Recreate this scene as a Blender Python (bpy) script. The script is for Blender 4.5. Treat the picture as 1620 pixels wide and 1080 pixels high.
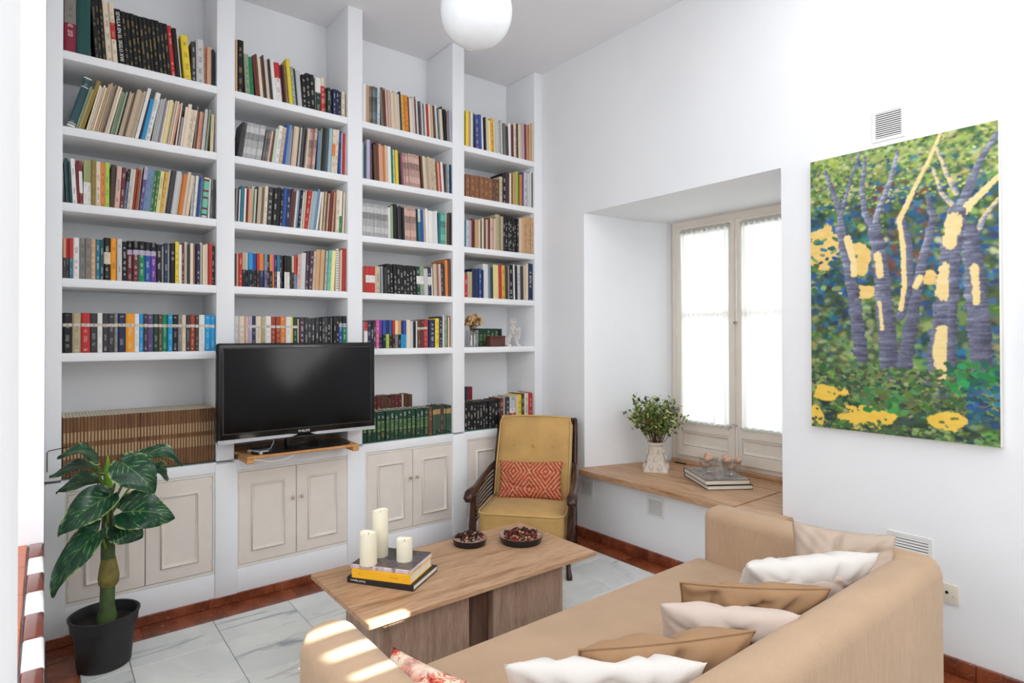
import bpy, bmesh, math, random
import numpy as np
from mathutils import Vector, Matrix, noise

scene = bpy.context.scene
C = scene.collection
for o in list(bpy.data.objects):
    bpy.data.objects.remove(o)

# ------------------------------------------------------------------ camera
YAW, PITCH, ROLL, FPX, SHY = 0.66865796, 0.00790445, -0.00158477, 939.11378, -15.16783
CAMH = 1.40
_f = Vector((math.sin(YAW) * math.cos(PITCH), math.cos(YAW) * math.cos(PITCH), math.sin(PITCH)))
_r0 = Vector((math.cos(YAW), -math.sin(YAW), 0))
_u0 = _r0.cross(_f)
_r = _r0 * math.cos(ROLL) + _u0 * math.sin(ROLL)
_u = -_r0 * math.sin(ROLL) + _u0 * math.cos(ROLL)
cam = bpy.data.cameras.new('camera')
cam.sensor_fit = 'HORIZONTAL'
cam.sensor_width = 36.0
cam.lens = FPX / 1620 * 36.0
cam.shift_y = SHY / 1620
cam.clip_start = 0.02
cam_o = bpy.data.objects.new('camera', cam)
C.objects.link(cam_o)
cam_o.matrix_world = Matrix(((_r.x, _u.x, -_f.x, 0), (_r.y, _u.y, -_f.y, 0), (_r.z, _u.z, -_f.z, CAMH), (0, 0, 0, 1)))
scene.camera = cam_o

# ------------------------------------------------------------------ world, sun, daylight, added fill lamps
world = bpy.data.worlds.new('daylight_sky')
scene.world = world
world.use_nodes = True
bg = world.node_tree.nodes['Background']
bg.inputs[0].default_value = (0.90, 0.95, 1.0, 1)
bg.inputs[1].default_value = 1.0

SUNV = Vector((-0.06, 0.8, -0.5))
sun = bpy.data.lights.new('sun', 'SUN')
sun.energy = 42.0
sun.angle = math.radians(0.3)
sun.color = (1.0, 0.97, 0.92)
sun_o = bpy.data.objects.new('sun', sun)
C.objects.link(sun_o)
sun_o.rotation_euler = SUNV.to_track_quat('-Z', 'Y').to_euler()
sun_o.location = (1, -6, 6)


def area(name, loc, direction, sx, sy, power, col):
    l = bpy.data.lights.new(name, 'AREA')
    l.shape = 'RECTANGLE'
    l.size, l.size_y = sx, sy
    l.energy = power
    l.color = col
    o = bpy.data.objects.new(name, l)
    C.objects.link(o)
    o.location = loc
    o.rotation_euler = Vector(direction).to_track_quat('-Z', 'Z').to_euler()
    return o



area('daylight_street_window', (4.35, 2.17, 1.6), (-1, 0, -0.05), 1.6, 2.4, 38, (0.96, 0.985, 1.0))
area('daylight_side_window', (-1.0, 1.62, 1.9), (1, 0.05, -0.1), 1.5, 1.7, 31, (0.97, 0.985, 1.0))
area('daylight_rear_transom', (1.5, -1.35, 2.7), (0, 1, -0.1), 2.5, 1.0, 18, (0.97, 0.985, 1.0))  # unseen fill lamp added high at the rear of the room
area('daylight_rear_doorway', (2.8, -1.0, 1.9), (-0.75, 0.65, 0.0), 1.2, 2.2, 42, (0.985, 0.99, 1.0))  # added fill from the rear right; the rear wall has no doorway
area('daylight_ceiling_bounce', (1.5, 0.75, 3.36), (0, 0.05, -1), 2.4, 2.0, 36, (0.98, 0.99, 1.0))  # added soft fill lamp under the ceiling, in place of bounced light

vs = scene.view_settings
vs.view_transform = 'Standard'
vs.look = 'None'
vs.exposure = -0.15
vs.gamma = 1.0
vs.use_curve_mapping = False
scene.cycles.max_bounces = 14
scene.cycles.diffuse_bounces = 6
scene.cycles.transparent_max_bounces = 32

# ------------------------------------------------------------------ helpers
RND = random.Random(7)


def lin(c):
    c /= 255.0
    return c / 12.92 if c <= 0.04045 else ((c + 0.055) / 1.055) ** 2.4


def S(r, g, b):
    return (lin(r), lin(g), lin(b), 1.0)


class MB:
    """collects faces; build() links them as one mesh object"""

    def __init__(s):
        s.v, s.f, s.uv, s.mi = [], [], {}, {}

    def add(s, vs_, fs, mat=0):
        b = len(s.v)
        s.v.extend([tuple(p) for p in vs_])
        for f in fs:
            if mat:
                s.mi[len(s.f)] = mat
            s.f.append(tuple(b + i for i in f))
        return s

    def quad(s, a, b, c, d, mat=0):
        return s.add([a, b, c, d], [(0, 1, 2, 3)], mat)

    def box(s, x0, y0, z0, x1, y1, z1, mat=0):
        if x0 > x1: x0, x1 = x1, x0
        if y0 > y1: y0, y1 = y1, y0
        if z0 > z1: z0, z1 = z1, z0
        v = [(x0, y0, z0), (x1, y0, z0), (x1, y1, z0), (x0, y1, z0), (x0, y0, z1), (x1, y0, z1), (x1, y1, z1), (x0, y1, z1)]
        return s.add(v, [(0, 3, 2, 1), (4, 5, 6, 7), (0, 1, 5, 4), (1, 2, 6, 5), (2, 3, 7, 6), (3, 0, 4, 7)], mat)

    def rbox(s, x0, y0, z0, x1, y1, z1, r=0.01, seg=2, mat=0):
        bm = bmesh.new()
        m = MB().box(x0, y0, z0, x1, y1, z1)
        vv = [bm.verts.new(p) for p in m.v]
        for f in m.f:
            bm.faces.new([vv[i] for i in f])
        bmesh.ops.bevel(bm, geom=list(bm.edges) + list(bm.verts), offset=r, segments=seg, profile=0.5, affect='EDGES', clamp_overlap=True)
        bm.verts.index_update()
        s.add([v.co[:] for v in bm.verts], [[v.index for v in f.verts] for f in bm.faces], mat)
        bm.free()
        return s

    def lathe(s, prof, n=24, c=(0, 0, 0), mat=0, cap0=True, cap1=True, fn=None):
        vv, ff = [], []
        for k, (r, z) in enumerate(prof):
            for i in range(n):
                a = 2 * math.pi * i / n
                rr = r if fn is None else fn(r, z, a, k)
                vv.append((c[0] + rr * math.cos(a), c[1] + rr * math.sin(a), c[2] + z))
        for k in range(len(prof) - 1):
            for i in range(n):
                j = (i + 1) % n
                ff.append((k * n + i, k * n + j, (k + 1) * n + j, (k + 1) * n + i))
        if cap0: ff.append(tuple(range(n - 1, -1, -1)))
        if cap1: ff.append(tuple((len(prof) - 1) * n + i for i in range(n)))
        return s.add(vv, ff, mat)

    def tube(s, pts, rad, n=8, mat=0, caps=True, flat=1.0):
        pts = [Vector(p) for p in pts]
        rads = rad if isinstance(rad, (list, tuple)) else [rad] * len(pts)
        up = Vector((0, 0, 1))
        t0 = (pts[1] - pts[0]).normalized()
        if abs(t0.dot(up)) > 0.9: up = Vector((1, 0, 0))
        nrm = t0.cross(up).normalized()
        vv, ff = [], []
        for k, p in enumerate(pts):
            t = (pts[min(k + 1, len(pts) - 1)] - pts[max(k - 1, 0)]).normalized()
            nrm = (nrm - t * nrm.dot(t)).normalized()
            b = t.cross(nrm)
            for i in range(n):
                a = 2 * math.pi * i / n
                vv.append(p + (nrm * math.cos(a) + b * math.sin(a) * flat) * rads[k])
        for k in range(len(pts) - 1):
            for i in range(n):
                j = (i + 1) % n
                ff.append((k * n + i, k * n + j, (k + 1) * n + j, (k + 1) * n + i))
        if caps:
            ff.append(tuple(range(n - 1, -1, -1)))
            ff.append(tuple((len(pts) - 1) * n + i for i in range(n)))
        return s.add(vv, ff, mat)

    def grid(s, nu, nv, fn, mat=0, closed_u=False):
        vv = [fn(i / (nu if closed_u else nu - 1), j / (nv - 1)) for j in range(nv) for i in range(nu)]
        ff = []
        for j in range(nv - 1):
            for i in range(nu if closed_u else nu - 1):
                k = (i + 1) % nu
                ff.append((j * nu + i, j * nu + k, (j + 1) * nu + k, (j + 1) * nu + i))
        return s.add(vv, ff, mat)

    def xf(s, M):
        s.v = [tuple(M @ Vector(p)) for p in s.v]
        return s

    def mesh(s, name, mats, smooth=False, ang=0.7):
        me = bpy.data.meshes.new(name)
        me.from_pydata(s.v, [], s.f)
        for m in (mats if isinstance(mats, (list, tuple)) else [mats]):
            me.materials.append(m)
        for k, m in s.mi.items():
            me.polygons[k].material_index = m
        if smooth:
            me.polygons.foreach_set('use_smooth', [True] * len(me.polygons))
            me.set_sharp_from_angle(angle=ang)
        me.update()
        return me

    def build(s, name, mats, parent=None, smooth=False, ang=0.7, **kw):
        return link(name, s.mesh(name, mats, smooth, ang), parent, **kw)


def tmat(o):
    return Matrix.LocRotScale(o.location, o.rotation_euler, o.scale)


def link(name, me, parent=None, local=False, **kw):
    """parts are built in world coordinates unless local=True"""
    o = bpy.data.objects.new(name, me)
    C.objects.link(o)
    if parent is not None:
        o.parent = parent
        if not local and parent.type == 'EMPTY':
            o.matrix_parent_inverse = tmat(parent).inverted()
        elif not local and parent.parent is None:
            o.matrix_parent_inverse = tmat(parent).inverted()
    tag(o, **kw)
    return o


def tag(o, label=None, cat=None, group=None, kind=None):
    if label: o['label'] = label
    if cat: o['category'] = cat
    if group: o['group'] = group
    if kind: o['kind'] = kind
    return o


def thing(name, loc, label, cat, rz=0.0, group=None, kind=None):
    o = bpy.data.objects.new(name, None)
    o.empty_display_size = 0.05
    C.objects.link(o)
    o.location = loc
    o.rotation_euler = (0, 0, rz)
    return tag(o, label, cat, group, kind)


def text_mesh(txt, size, name, mat, parent, M, extrude=0.0002, local=False, spacing=1.0):
    cu = bpy.data.curves.new(name, 'FONT')
    cu.body = txt
    cu.size = size
    cu.extrude = extrude
    cu.space_character = spacing
    cu.align_x = 'CENTER'
    cu.align_y = 'CENTER'
    cu.resolution_u = 2
    tmp = bpy.data.objects.new(name, cu)
    C.objects.link(tmp)
    dg = bpy.context.evaluated_depsgraph_get()
    me = bpy.data.meshes.new_from_object(tmp.evaluated_get(dg))
    bpy.data.objects.remove(tmp)
    bpy.data.curves.remove(cu)
    me.transform(M)
    me.materials.clear()
    me.materials.append(mat)
    return link(name, me, parent, local=local)


def ray(px, py):
    d = _r * ((px - 810) / FPX) + _u * (-(py - 540 - SHY) / FPX) + _f
    return d


def on_y(px, py, Y):
    d = ray(px, py)
    return Vector((0, 0, CAMH)) + d * (Y / d.y)


def on_z(px, py, Z):
    d = ray(px, py)
    return Vector((0, 0, CAMH)) + d * ((Z - CAMH) / d.z)


def at_d(px, py, dist):
    return Vector((0, 0, CAMH)) + ray(px, py) * dist


# ------------------------------------------------------------------ materials
MATS = {}


class NT:
    def __init__(s, name):
        s.m = bpy.data.materials.new(name)
        s.m.use_nodes = True
        s.t = s.m.node_tree
        s.b = s.t.nodes['Principled BSDF']
        s.out = s.t.nodes['Material Output']

    def n(s, kind, **kw):
        nd = s.t.nodes.new(kind)
        for k, v in kw.items():
            if k.startswith('i_'):
                nd.inputs[k[2:].replace('_', ' ')].default_value = v
            else:
                setattr(nd, k, v)
        return nd

    def l(s, a, b):
        s.t.links.new(a, b)

    def ramp(s, fac, stops, interp='LINEAR'):
        r = s.n('ShaderNodeValToRGB')
        r.color_ramp.interpolation = interp
        els = r.color_ramp.elements
        while len(els) < len(stops):
            els.new(0.5)
        for e, (p, c) in zip(els, stops):
            e.position = p
            e.color = c
        s.l(fac, r.inputs[0])
        return r.outputs[0]

    def coords(s, scale=(1, 1, 1), kind='Object', rand=0.0, rot=(0, 0, 0)):
        tc = s.n('ShaderNodeTexCoord')
        mp = s.n('ShaderNodeMapping')
        mp.inputs['Scale'].default_value = scale
        mp.inputs['Rotation'].default_value = rot
        s.l(tc.outputs[kind], mp.inputs[0])
        if rand:
            oi = s.n('ShaderNodeObjectInfo')
            mu = s.n('ShaderNodeMath', operation='MULTIPLY')
            mu.inputs[1].default_value = rand
            s.l(oi.outputs['Random'], mu.inputs[0])
            s.l(mu.outputs[0], mp.inputs['Location'])
        return mp.outputs[0]

    def noise(s, vec, scale, detail=4, rough=0.55, dist=0.0):
        n = s.n('ShaderNodeTexNoise')
        n.inputs['Scale'].default_value = scale
        n.inputs['Detail'].default_value = detail
        n.inputs['Roughness'].default_value = rough
        n.inputs['Distortion'].default_value = dist
        s.l(vec, n.inputs['Vector'])
        return n.outputs['Fac']

    def mix(s, fac, a, b, mode='MIX'):
        m = s.n('ShaderNodeMix', data_type='RGBA', blend_type=mode)
        for sock, v in ((m.inputs[0], fac), (m.inputs[6], a), (m.inputs[7], b)):
            if hasattr(v, 'is_linked') or hasattr(v, 'node'):
                s.l(v, sock)
            else:
                sock.default_value = v
        return m.outputs[2]

    def bump(s, h, strength=0.2, dist=0.01):
        b = s.n('ShaderNodeBump')
        b.inputs['Strength'].default_value = strength
        b.inputs['Distance'].default_value = dist
        s.l(h, b.inputs['Height'])
        s.l(b.outputs[0], s.b.inputs['Normal'])

    def col(s, c):
        if hasattr(c, 'node'):
            s.l(c, s.b.inputs['Base Color'])
        else:
            s.b.inputs['Base Color'].default_value = c

    def set(s, rough=0.5, metal=0.0, spec=0.5, **kw):
        s.b.inputs['Roughness'].default_value = rough
        s.b.inputs['Metallic'].default_value = metal
        s.b.inputs['Specular IOR Level'].default_value = spec
        for k, v in kw.items():
            s.b.inputs[k.replace('_', ' ')].default_value = v
        return s.m


def plain(name, c, rough=0.5, metal=0.0, spec=0.5, var=0.08, nscale=12, bump=0.0, bscale=60, bdist=0.003, **kw):
    """one colour with a little natural mottling"""
    k = NT(name)
    v = k.coords()
    f = k.noise(v, nscale)
    lo = tuple(max(0, x * (1 - var)) for x in c[:3]) + (1,)
    hi = tuple(min(1, x * (1 + var)) for x in c[:3]) + (1,)
    k.col(k.ramp(f, [(0.3, lo), (0.7, hi)]))
    if bump:
        k.bump(k.noise(v, bscale, 3), bump, bdist)
    MATS[name] = k.set(rough, metal, spec, **kw)
    return MATS[name]


def wood(name, c_dark, c_mid, c_light, axis='x', scale=1.0, rough=0.45, rand=3.0, fine=1.0):
    k = NT(name)
    sc = {'x': (1.2, 14, 14), 'y': (14, 1.2, 14), 'z': (14, 14, 1.2)}[axis]
    v = k.coords(tuple(x * scale for x in sc), rand=rand)
    f = k.noise(v, 2.2, 7, 0.62, 0.7)
    base = k.ramp(f, [(0.28, c_dark), (0.46, c_mid), (0.72, c_light)])
    g = k.noise(v, 14 * fine, 3, 0.6)
    g2 = k.ramp(g, [(0.32, (0.62, 0.60, 0.58, 1)), (0.52, (1, 1, 1, 1))])
    k.col(k.mix(0.8, base, g2, 'MULTIPLY'))
    k.bump(g, 0.08, 0.002)
    MATS[name] = k.set(rough, 0, 0.4)
    return MATS[name]


def fabric(name, c, rough=0.9, var=0.12, weave=700, streak=None, sheen=0.3):
    k = NT(name)
    v = k.coords()
    f = k.noise(v, 5, 5)
    lo = tuple(x * (1 - var) for x in c[:3]) + (1,)
    hi = tuple(min(1, x * (1 + var)) for x in c[:3]) + (1,)
    col = k.ramp(f, [(0.3, lo), (0.7, hi)])
    if streak:
        v2 = k.coords(streak)
        s_ = k.noise(v2, 10, 4, 0.7)
        col = k.mix(1.0, col, k.ramp(s_, [(0.32, (0.80, 0.79, 0.78, 1)), (0.68, (1.1, 1.1, 1.1, 1))]), 'MULTIPLY')
    k.col(col)
    k.bump(k.noise(v, weave, 2), 0.25, 0.002)
    m = k.set(rough, 0, 0.2)
    k.b.inputs['Sheen Weight'].default_value = sheen
    k.b.inputs['Sheen Roughness'].default_value = 0.4
    MATS[name] = m
    return m


# plaster: white, a touch uneven
k = NT('plaster')
v = k.coords()
k.col(k.ramp(k.noise(v, 1.7, 5), [(0.3, S(236, 238, 241)), (0.7, S(242, 243, 245))]))
k.bump(k.noise(v, 9, 6, 0.6), 0.18, 0.012)
PLASTER = k.set(0.75, 0, 0.25)
k = NT('plaster_ceiling')
v = k.coords()
k.col(k.ramp(k.noise(v, 1.2, 4), [(0.3, S(240, 240, 243)), (0.7, S(244, 244, 246))]))
k.bump(k.noise(v, 12, 5), 0.1, 0.01)
CEILM = k.set(0.85, 0, 0.2)

# marble floor tile: white with slanting grey veins, different on every tile
k = NT('white_marble')
v = k.coords((1, 1, 1), rand=37.0, rot=(0, 0, 0.9))
w = k.noise(v, 1.6, 6, 0.6, 1.6)
st = k.coords((1.0, 6.0, 1.0), rand=29.0, rot=(0, 0, -0.7))
vein = k.noise(st, 1.7, 7, 0.62, 0.9)
base = k.ramp(w, [(0.3, S(212, 217, 216)), (0.62, S(234, 236, 232)), (0.8, S(234, 229, 214))])
k.col(k.mix(k.ramp(vein, [(0.30, (1, 1, 1, 1)), (0.42, (0.0, 0.0, 0.0, 1))]), base, S(158, 168, 172)))
MARBLE = k.set(0.22, 0, 0.5)
# red marble border
k = NT('red_marble')
v = k.coords((1, 1, 1), rand=31.0)
vo = k.n('ShaderNodeTexVoronoi', feature='DISTANCE_TO_EDGE')
vo.inputs['Scale'].default_value = 9
nz = k.n('ShaderNodeTexNoise')
nz.inputs['Scale'].default_value = 6
k.l(v, nz.inputs['Vector'])
k.l(k.mix(0.25, v, nz.outputs['Color'], 'LINEAR_LIGHT'), vo.inputs['Vector'])
base = k.ramp(k.noise(v, 7, 5), [(0.3, S(98, 46, 27)), (0.55, S(142, 72, 42)), (0.8, S(166, 96, 62))])
k.col(k.mix(k.ramp(vo.outputs['Distance'], [(0.0, (0.5, 0.5, 0.5, 1)), (0.013, (0, 0, 0, 1))]), base, S(196, 140, 110)))
REDM = k.set(0.25, 0, 0.5)
GROUT = plain('grout', S(150, 146, 138), 0.9)
TERRA = plain('terracotta_tile', S(176, 98, 66), 0.35, var=0.15)
GLZW = plain('white_glazed_tile', S(240, 241, 242), 0.12)
GLZB = plain('brown_glazed_tile', S(112, 58, 46), 0.12)
CABW = plain('cream_lacquer', S(230, 221, 211), 0.35, var=0.03)
CABF = plain('cream_frame_paint', S(231, 226, 217), 0.45, var=0.03)
WINW = plain('window_paint', S(231, 222, 210), 0.4, var=0.03)
CHROME = plain('nickel', S(200, 190, 175), 0.2, 1.0)
BLACKP = plain('black_gloss_plastic', S(10, 10, 11), 0.12, var=0.02)
BLACKM = plain('black_matt_plastic', S(20, 20, 21), 0.45)
SILVERP = plain('silver_plastic', S(186, 187, 190), 0.35, 0.15)
SCREEN = plain('tv_screen', S(4, 5, 7), 0.12, var=0.1, spec=0.25)
PINE = wood('pine', S(150, 96, 48), S(196, 140, 82), S(214, 164, 104), 'x')
OAKTOP = wood('oak_top', S(138, 100, 72), S(186, 146, 112), S(202, 166, 134), 'x', 0.85, 0.4)
OAKBASE = wood('grey_oak_base', S(128, 102, 86), S(160, 132, 114), S(174, 148, 130), 'z', 1.2, 0.5)
SILLW = wood('sill_wood', S(146, 104, 72), S(190, 148, 112), S(206, 170, 138), 'y', 1.0, 0.4)
WALNUT = wood('dark_walnut', S(34, 18, 12), S(58, 33, 22), S(84, 50, 34), 'z', 2.0, 0.25)
MUSTARD = fabric('mustard_velvet', S(192, 154, 96), 0.85, 0.14, sheen=0.15)
PIPING = fabric('mustard_piping', S(206, 170, 112), 0.8, 0.05)
SOFAF = fabric('sofa_velour', S(188, 159, 131), 0.9, 0.06, 500, (90, 90, 2.0), 0.12)
CUSHW = fabric('white_linen', S(218, 213, 207), 0.95, 0.03, 400, sheen=0.0)
CUSHP = fabric('pinkish_linen', S(200, 183, 171), 0.95, 0.04, 400, sheen=0.05)
CUSHB = fabric('tan_velvet', S(160, 126, 94), 0.9, 0.1, 400, sheen=0.1)
CUSHT = fabric('taupe_linen', S(186, 167, 151), 0.95, 0.05, 400, sheen=0.05)
CUSHD = fabric('brown_velvet', S(136, 104, 74), 0.9, 0.1, 400, sheen=0.1)
PAPER = plain('page_paper', S(232, 226, 212), 0.85, var=0.04)
CANVAS = plain('canvas_edge', S(222, 218, 208), 0.9)
WAX = plain('ivory_wax', S(240, 234, 212), 0.4, var=0.03)
WAX.node_tree.nodes['Principled BSDF'].inputs['Subsurface Weight'].default_value = 0.25
WAX.node_tree.nodes['Principled BSDF'].inputs['Subsurface Radius'].default_value = (0.02, 0.014, 0.008)
SOIL = plain('soil', S(30, 24, 20), 0.95, var=0.4, bump=0.8)
STONE = plain('carved_plaster', S(216, 206, 192), 0.85, var=0.06, bump=0.3, bscale=120)
TWIG = plain('twig_bark', S(96, 66, 44), 0.8)
VENTW = plain('vent_white', S(228, 228, 226), 0.5, var=0.02)
VENTD = plain('vent_shadow_gap', S(70, 70, 70), 0.8)  # dark colour painted in for the shade between the slats
SOCK = plain('socket_plastic', S(222, 214, 198), 0.4, var=0.02)
INKB = plain('dark_ink', S(28, 28, 30), 0.6)
INKW = plain('white_ink', S(232, 232, 228), 0.6)
OPAL = plain('opal_glass', S(236, 238, 240), 0.08, var=0.01, spec=0.6)
EGG = plain('egg_shell', S(206, 164, 138), 0.5, var=0.08, nscale=30)


def glassmat(name, tint, glossy=0.12, rough=0.02):
    """clear glass that lets daylight through"""
    k = NT(name)
    tr = k.n('ShaderNodeBsdfTransparent')
    tr.inputs[0].default_value = tint
    gl = k.n('ShaderNodeBsdfGlossy')
    gl.inputs['Roughness'].default_value = rough
    fr = k.n('ShaderNodeLayerWeight')
    fr.inputs[0].default_value = 0.5
    pw = k.n('ShaderNodeMath', operation='POWER')
    pw.inputs[1].default_value = 4.0
    k.l(fr.outputs['Facing'], pw.inputs[0])
    ad = k.n('ShaderNodeMath', operation='MULTIPLY_ADD')
    ad.inputs[1].default_value = 0.6
    ad.inputs[2].default_value = glossy
    k.l(pw.outputs[0], ad.inputs[0])
    mx = k.n('ShaderNodeMixShader')
    k.l(ad.outputs[0], mx.inputs[0])
    k.l(tr.outputs[0], mx.inputs[1])
    k.l(gl.outputs[0], mx.inputs[2])
    k.l(mx.outputs[0], k.out.inputs[0])
    return k.m


GLASS = glassmat('window_glass', (0.96, 0.98, 0.98, 1), 0.02)
CUPGL = glassmat('pressed_glass', (0.96, 0.97, 0.965, 1), 0.13, 0.08)
SHELFGL = glassmat('sheet_glass', (0.72, 0.86, 0.82, 1), 0.1)

k = NT('sheer_curtain')
df = k.n('ShaderNodeBsdfDiffuse')
df.inputs[0].default_value = S(240, 238, 232)
tl = k.n('ShaderNodeBsdfTranslucent')
tl.inputs[0].default_value = (0.86, 0.87, 0.86, 1)
tr = k.n('ShaderNodeBsdfTransparent')
m1 = k.n('ShaderNodeMixShader')
m1.inputs[0].default_value = 0.62
k.l(df.outputs[0], m1.inputs[1])
k.l(tl.outputs[0], m1.inputs[2])
m2 = k.n('ShaderNodeMixShader')
m2.inputs[0].default_value = 0.12
k.l(m1.outputs[0], m2.inputs[1])
k.l(tr.outputs[0], m2.inputs[2])
k.l(m2.outputs[0], k.out.inputs[0])
CURTAIN = k.m

# books: face colours and lettering come with the mesh
k = NT('book_cloth')
at = k.n('ShaderNodeAttribute', attribute_name='Col')
ink = k.n('ShaderNodeAttribute', attribute_name='Ink')
uvn = k.n('ShaderNodeUVMap')
sx = k.n('ShaderNodeSeparateXYZ')
k.l(uvn.outputs[0], sx.inputs[0])


def mth(op, a, b=None):
    n_ = k.n('ShaderNodeMath', operation=op)
    for i, q in enumerate((a, b)):
        if q is None: continue
        if hasattr(q, 'node'): k.l(q, n_.inputs[i])
        else: n_.inputs[i].default_value = q
    return n_.outputs[0]


fr_ = mth('FRACT', sx.outputs[0])
inside = mth('LESS_THAN', mth('ABSOLUTE', mth('SUBTRACT', fr_, 0.5)), 0.2)
cb = k.n('ShaderNodeCombineXYZ')
k.l(mth('MULTIPLY', sx.outputs[0], 7.0), cb.inputs[0])
k.l(mth('MULTIPLY', sx.outputs[1], 360.0), cb.inputs[1])
tn = k.noise(cb.outputs[0], 1.0, 2, 0.7)
gap = k.n('ShaderNodeCombineXYZ')
k.l(mth('FLOOR', sx.outputs[0]), gap.inputs[0])
k.l(mth('MULTIPLY', sx.outputs[1], 34.0), gap.inputs[1])
words = k.noise(gap.outputs[0], 1.0, 0)
mask = mth('MULTIPLY', mth('MULTIPLY', inside, mth('GREATER_THAN', tn, 0.52)), mth('GREATER_THAN', words, 0.5))
mask = mth('MULTIPLY', mth('MULTIPLY', mask, 0.85), ink.outputs['Alpha'])
k.col(k.mix(mask, at.outputs['Color'], ink.outputs['Color']))
BOOK = k.set(0.5, 0, 0.35)
# ================================================================== the room
YB, YW, XR, ZC = 3.387, 3.73, 2.971, 3.39

# floor: slab, marble tiles, red marble border
fl = MB().box(-0.5, -1.6, -0.10, 3.2, 3.9, -0.008).build('floor', GROUT, kind='structure')
fl['label'] = 'white marble tile floor with a red marble border'


def tile_mesh(name, w, d, mat, h=0.012, g=0.0012):
    bm = MB().rbox(g, g, -h, w - g, d - g, 0, 0.0015, 1)
    return bm.mesh(name, mat)


cols = [0.125, 0.2985] + [0.2985 + 0.3645 * i for i in range(1, 7)] + [2.835]
rows = [3.225, 2.968] + [2.968 - 0.358 * i for i in range(1, 9)]
cache = {}
for j in range(len(rows) - 1):
    for i in range(len(cols) - 1):
        w, d = cols[i + 1] - cols[i], rows[j] - rows[j + 1]
        key = (round(w, 3), round(d, 3))
        if key not in cache:
            cache[key] = tile_mesh('tile', w, d, MARBLE)
        t = link('tile', cache[key], fl)
        t.location = (cols[i], rows[j + 1], 0)
bw = tile_mesh('border_tile', 0.36, 0.16, REDM)
for i in range(8):
    t = link('border_tile', bw if i < 7 else tile_mesh('border_tile', 2.965 - 0.014 - 2.52, 0.16, REDM), fl)
    t.location = (0.014 + 0.358 * i, 3.226, 0)
bs = tile_mesh('border_tile', 0.134, 0.36, REDM)
bl = tile_mesh('border_tile', 0.109, 0.36, REDM)
for i in range(9):
    t = link('border_tile', bs, fl)
    t.location = (2.836, 3.225 - 0.36 * (i + 1), 0)
    t = link('border_tile', bl, fl)
    t.location = (0.014, 3.225 - 0.36 * (i + 1), 0)

MB().box(-0.5, -1.6, ZC, 4.2, 3.9, ZC + 0.1).build('ceiling', CEILM, kind='structure')
MB().box(-0.4, YW, 0, 3.2, YW + 0.12, ZC).build('wall_back', PLASTER, kind='structure')

# right wall with the deep splayed window recess
ZS = 0.487
wr = MB()
Y0, Y1, ZT = 1.53, 2.945, 2.264
wr.quad((XR, YW, 0), (XR, YW, ZC), (XR, Y1, ZC), (XR, Y1, 0))
wr.quad((XR, Y0, 0), (XR, Y0, ZC), (XR, -1.6, ZC), (XR, -1.6, 0))
wr.quad((XR, Y1, ZT), (XR, Y1, ZC), (XR, Y0, ZC), (XR, Y0, ZT))
wr.quad((XR, Y1, 0), (XR, Y1, ZS - 0.035), (XR, Y0, ZS - 0.035), (XR, Y0, 0))
LP = [(XR, Y1, ZT), (3.42, 2.82, 2.24), (3.60, 2.72, 2.232), (3.72, 2.69, 2.225), (4.25, 2.69, 2.225)]
RP = [(XR, Y0, ZT), (3.42, 1.60, 2.24), (3.60, 1.63, 2.232), (3.72, 1.655, 2.225), (4.25, 1.655, 2.225)]
for P, flip in ((LP, False), (RP, True)):
    for a, b in zip(P[:-1], P[1:]):
        q = [(a[0], a[1], ZS - 0.035), (b[0], b[1], ZS - 0.035), b, a]
        wr.quad(*(q[::-1] if flip else q))
for i in range(4):
    wr.quad(LP[i], LP[i + 1], RP[i + 1], RP[i])
    z = ZS - 0.035
    wr.quad((LP[i][0], LP[i][1], z), (RP[i][0], RP[i][1], z), (RP[i + 1][0], RP[i + 1][1], z), (LP[i + 1][0], LP[i + 1][1], z))
# outer face of the wall
wr.box(4.25, -1.6, 0, 4.26, 1.655, ZC).box(4.25, 2.69, 0, 4.26, 3.8, ZC).box(4.25, 1.655, 2.225, 4.26, 2.69, ZC).box(4.25, 1.655, 0, 4.26, 2.69, ZS - 0.035)
wr.build('wall_right', PLASTER, kind='structure')

# left wall: far piece, low wall under a tiled sill, near post, lintel
XL, ZN, YN = 0.004, 0.78, 2.303
wl = MB()
wl.box(-0.40, YN, 0, XL, YW, ZC)
wl.box(-0.40, -1.6, 0, XL - 0.012, YN, ZN - 0.02)
wl.box(-0.40, -1.6, ZN - 0.02, -0.0195, 0.80, ZC)
wl.box(-0.40, 0.80, 2.65, XL - 0.02, YN, ZC)
wlo = wl.build('wall_left', PLASTER, kind='structure')
L0, tl_ = YN, 0.1446
nb, nw = [], []
for i in range(15):
    a, b = L0 - tl_ * (i + 1), L0 - tl_ * i
    m = MB().rbox(-0.031, a + 0.001, ZN - 0.035, 0.0045 if i else 0.004, b - 0.001, ZN, 0.006, 3)
    m.build('nosing_tile', GLZB if i % 2 == 0 else GLZW, wlo, smooth=True)
for i in range(10):
    a, b = L0 - 0.22 * (i + 1), L0 - 0.22 * i
    MB().rbox(-0.20, a + 0.0015, ZN - 0.02, -0.035, b - 0.0015, ZN - 0.001, 0.002, 1).build('sill_tile', TERRA, wlo)

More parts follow.
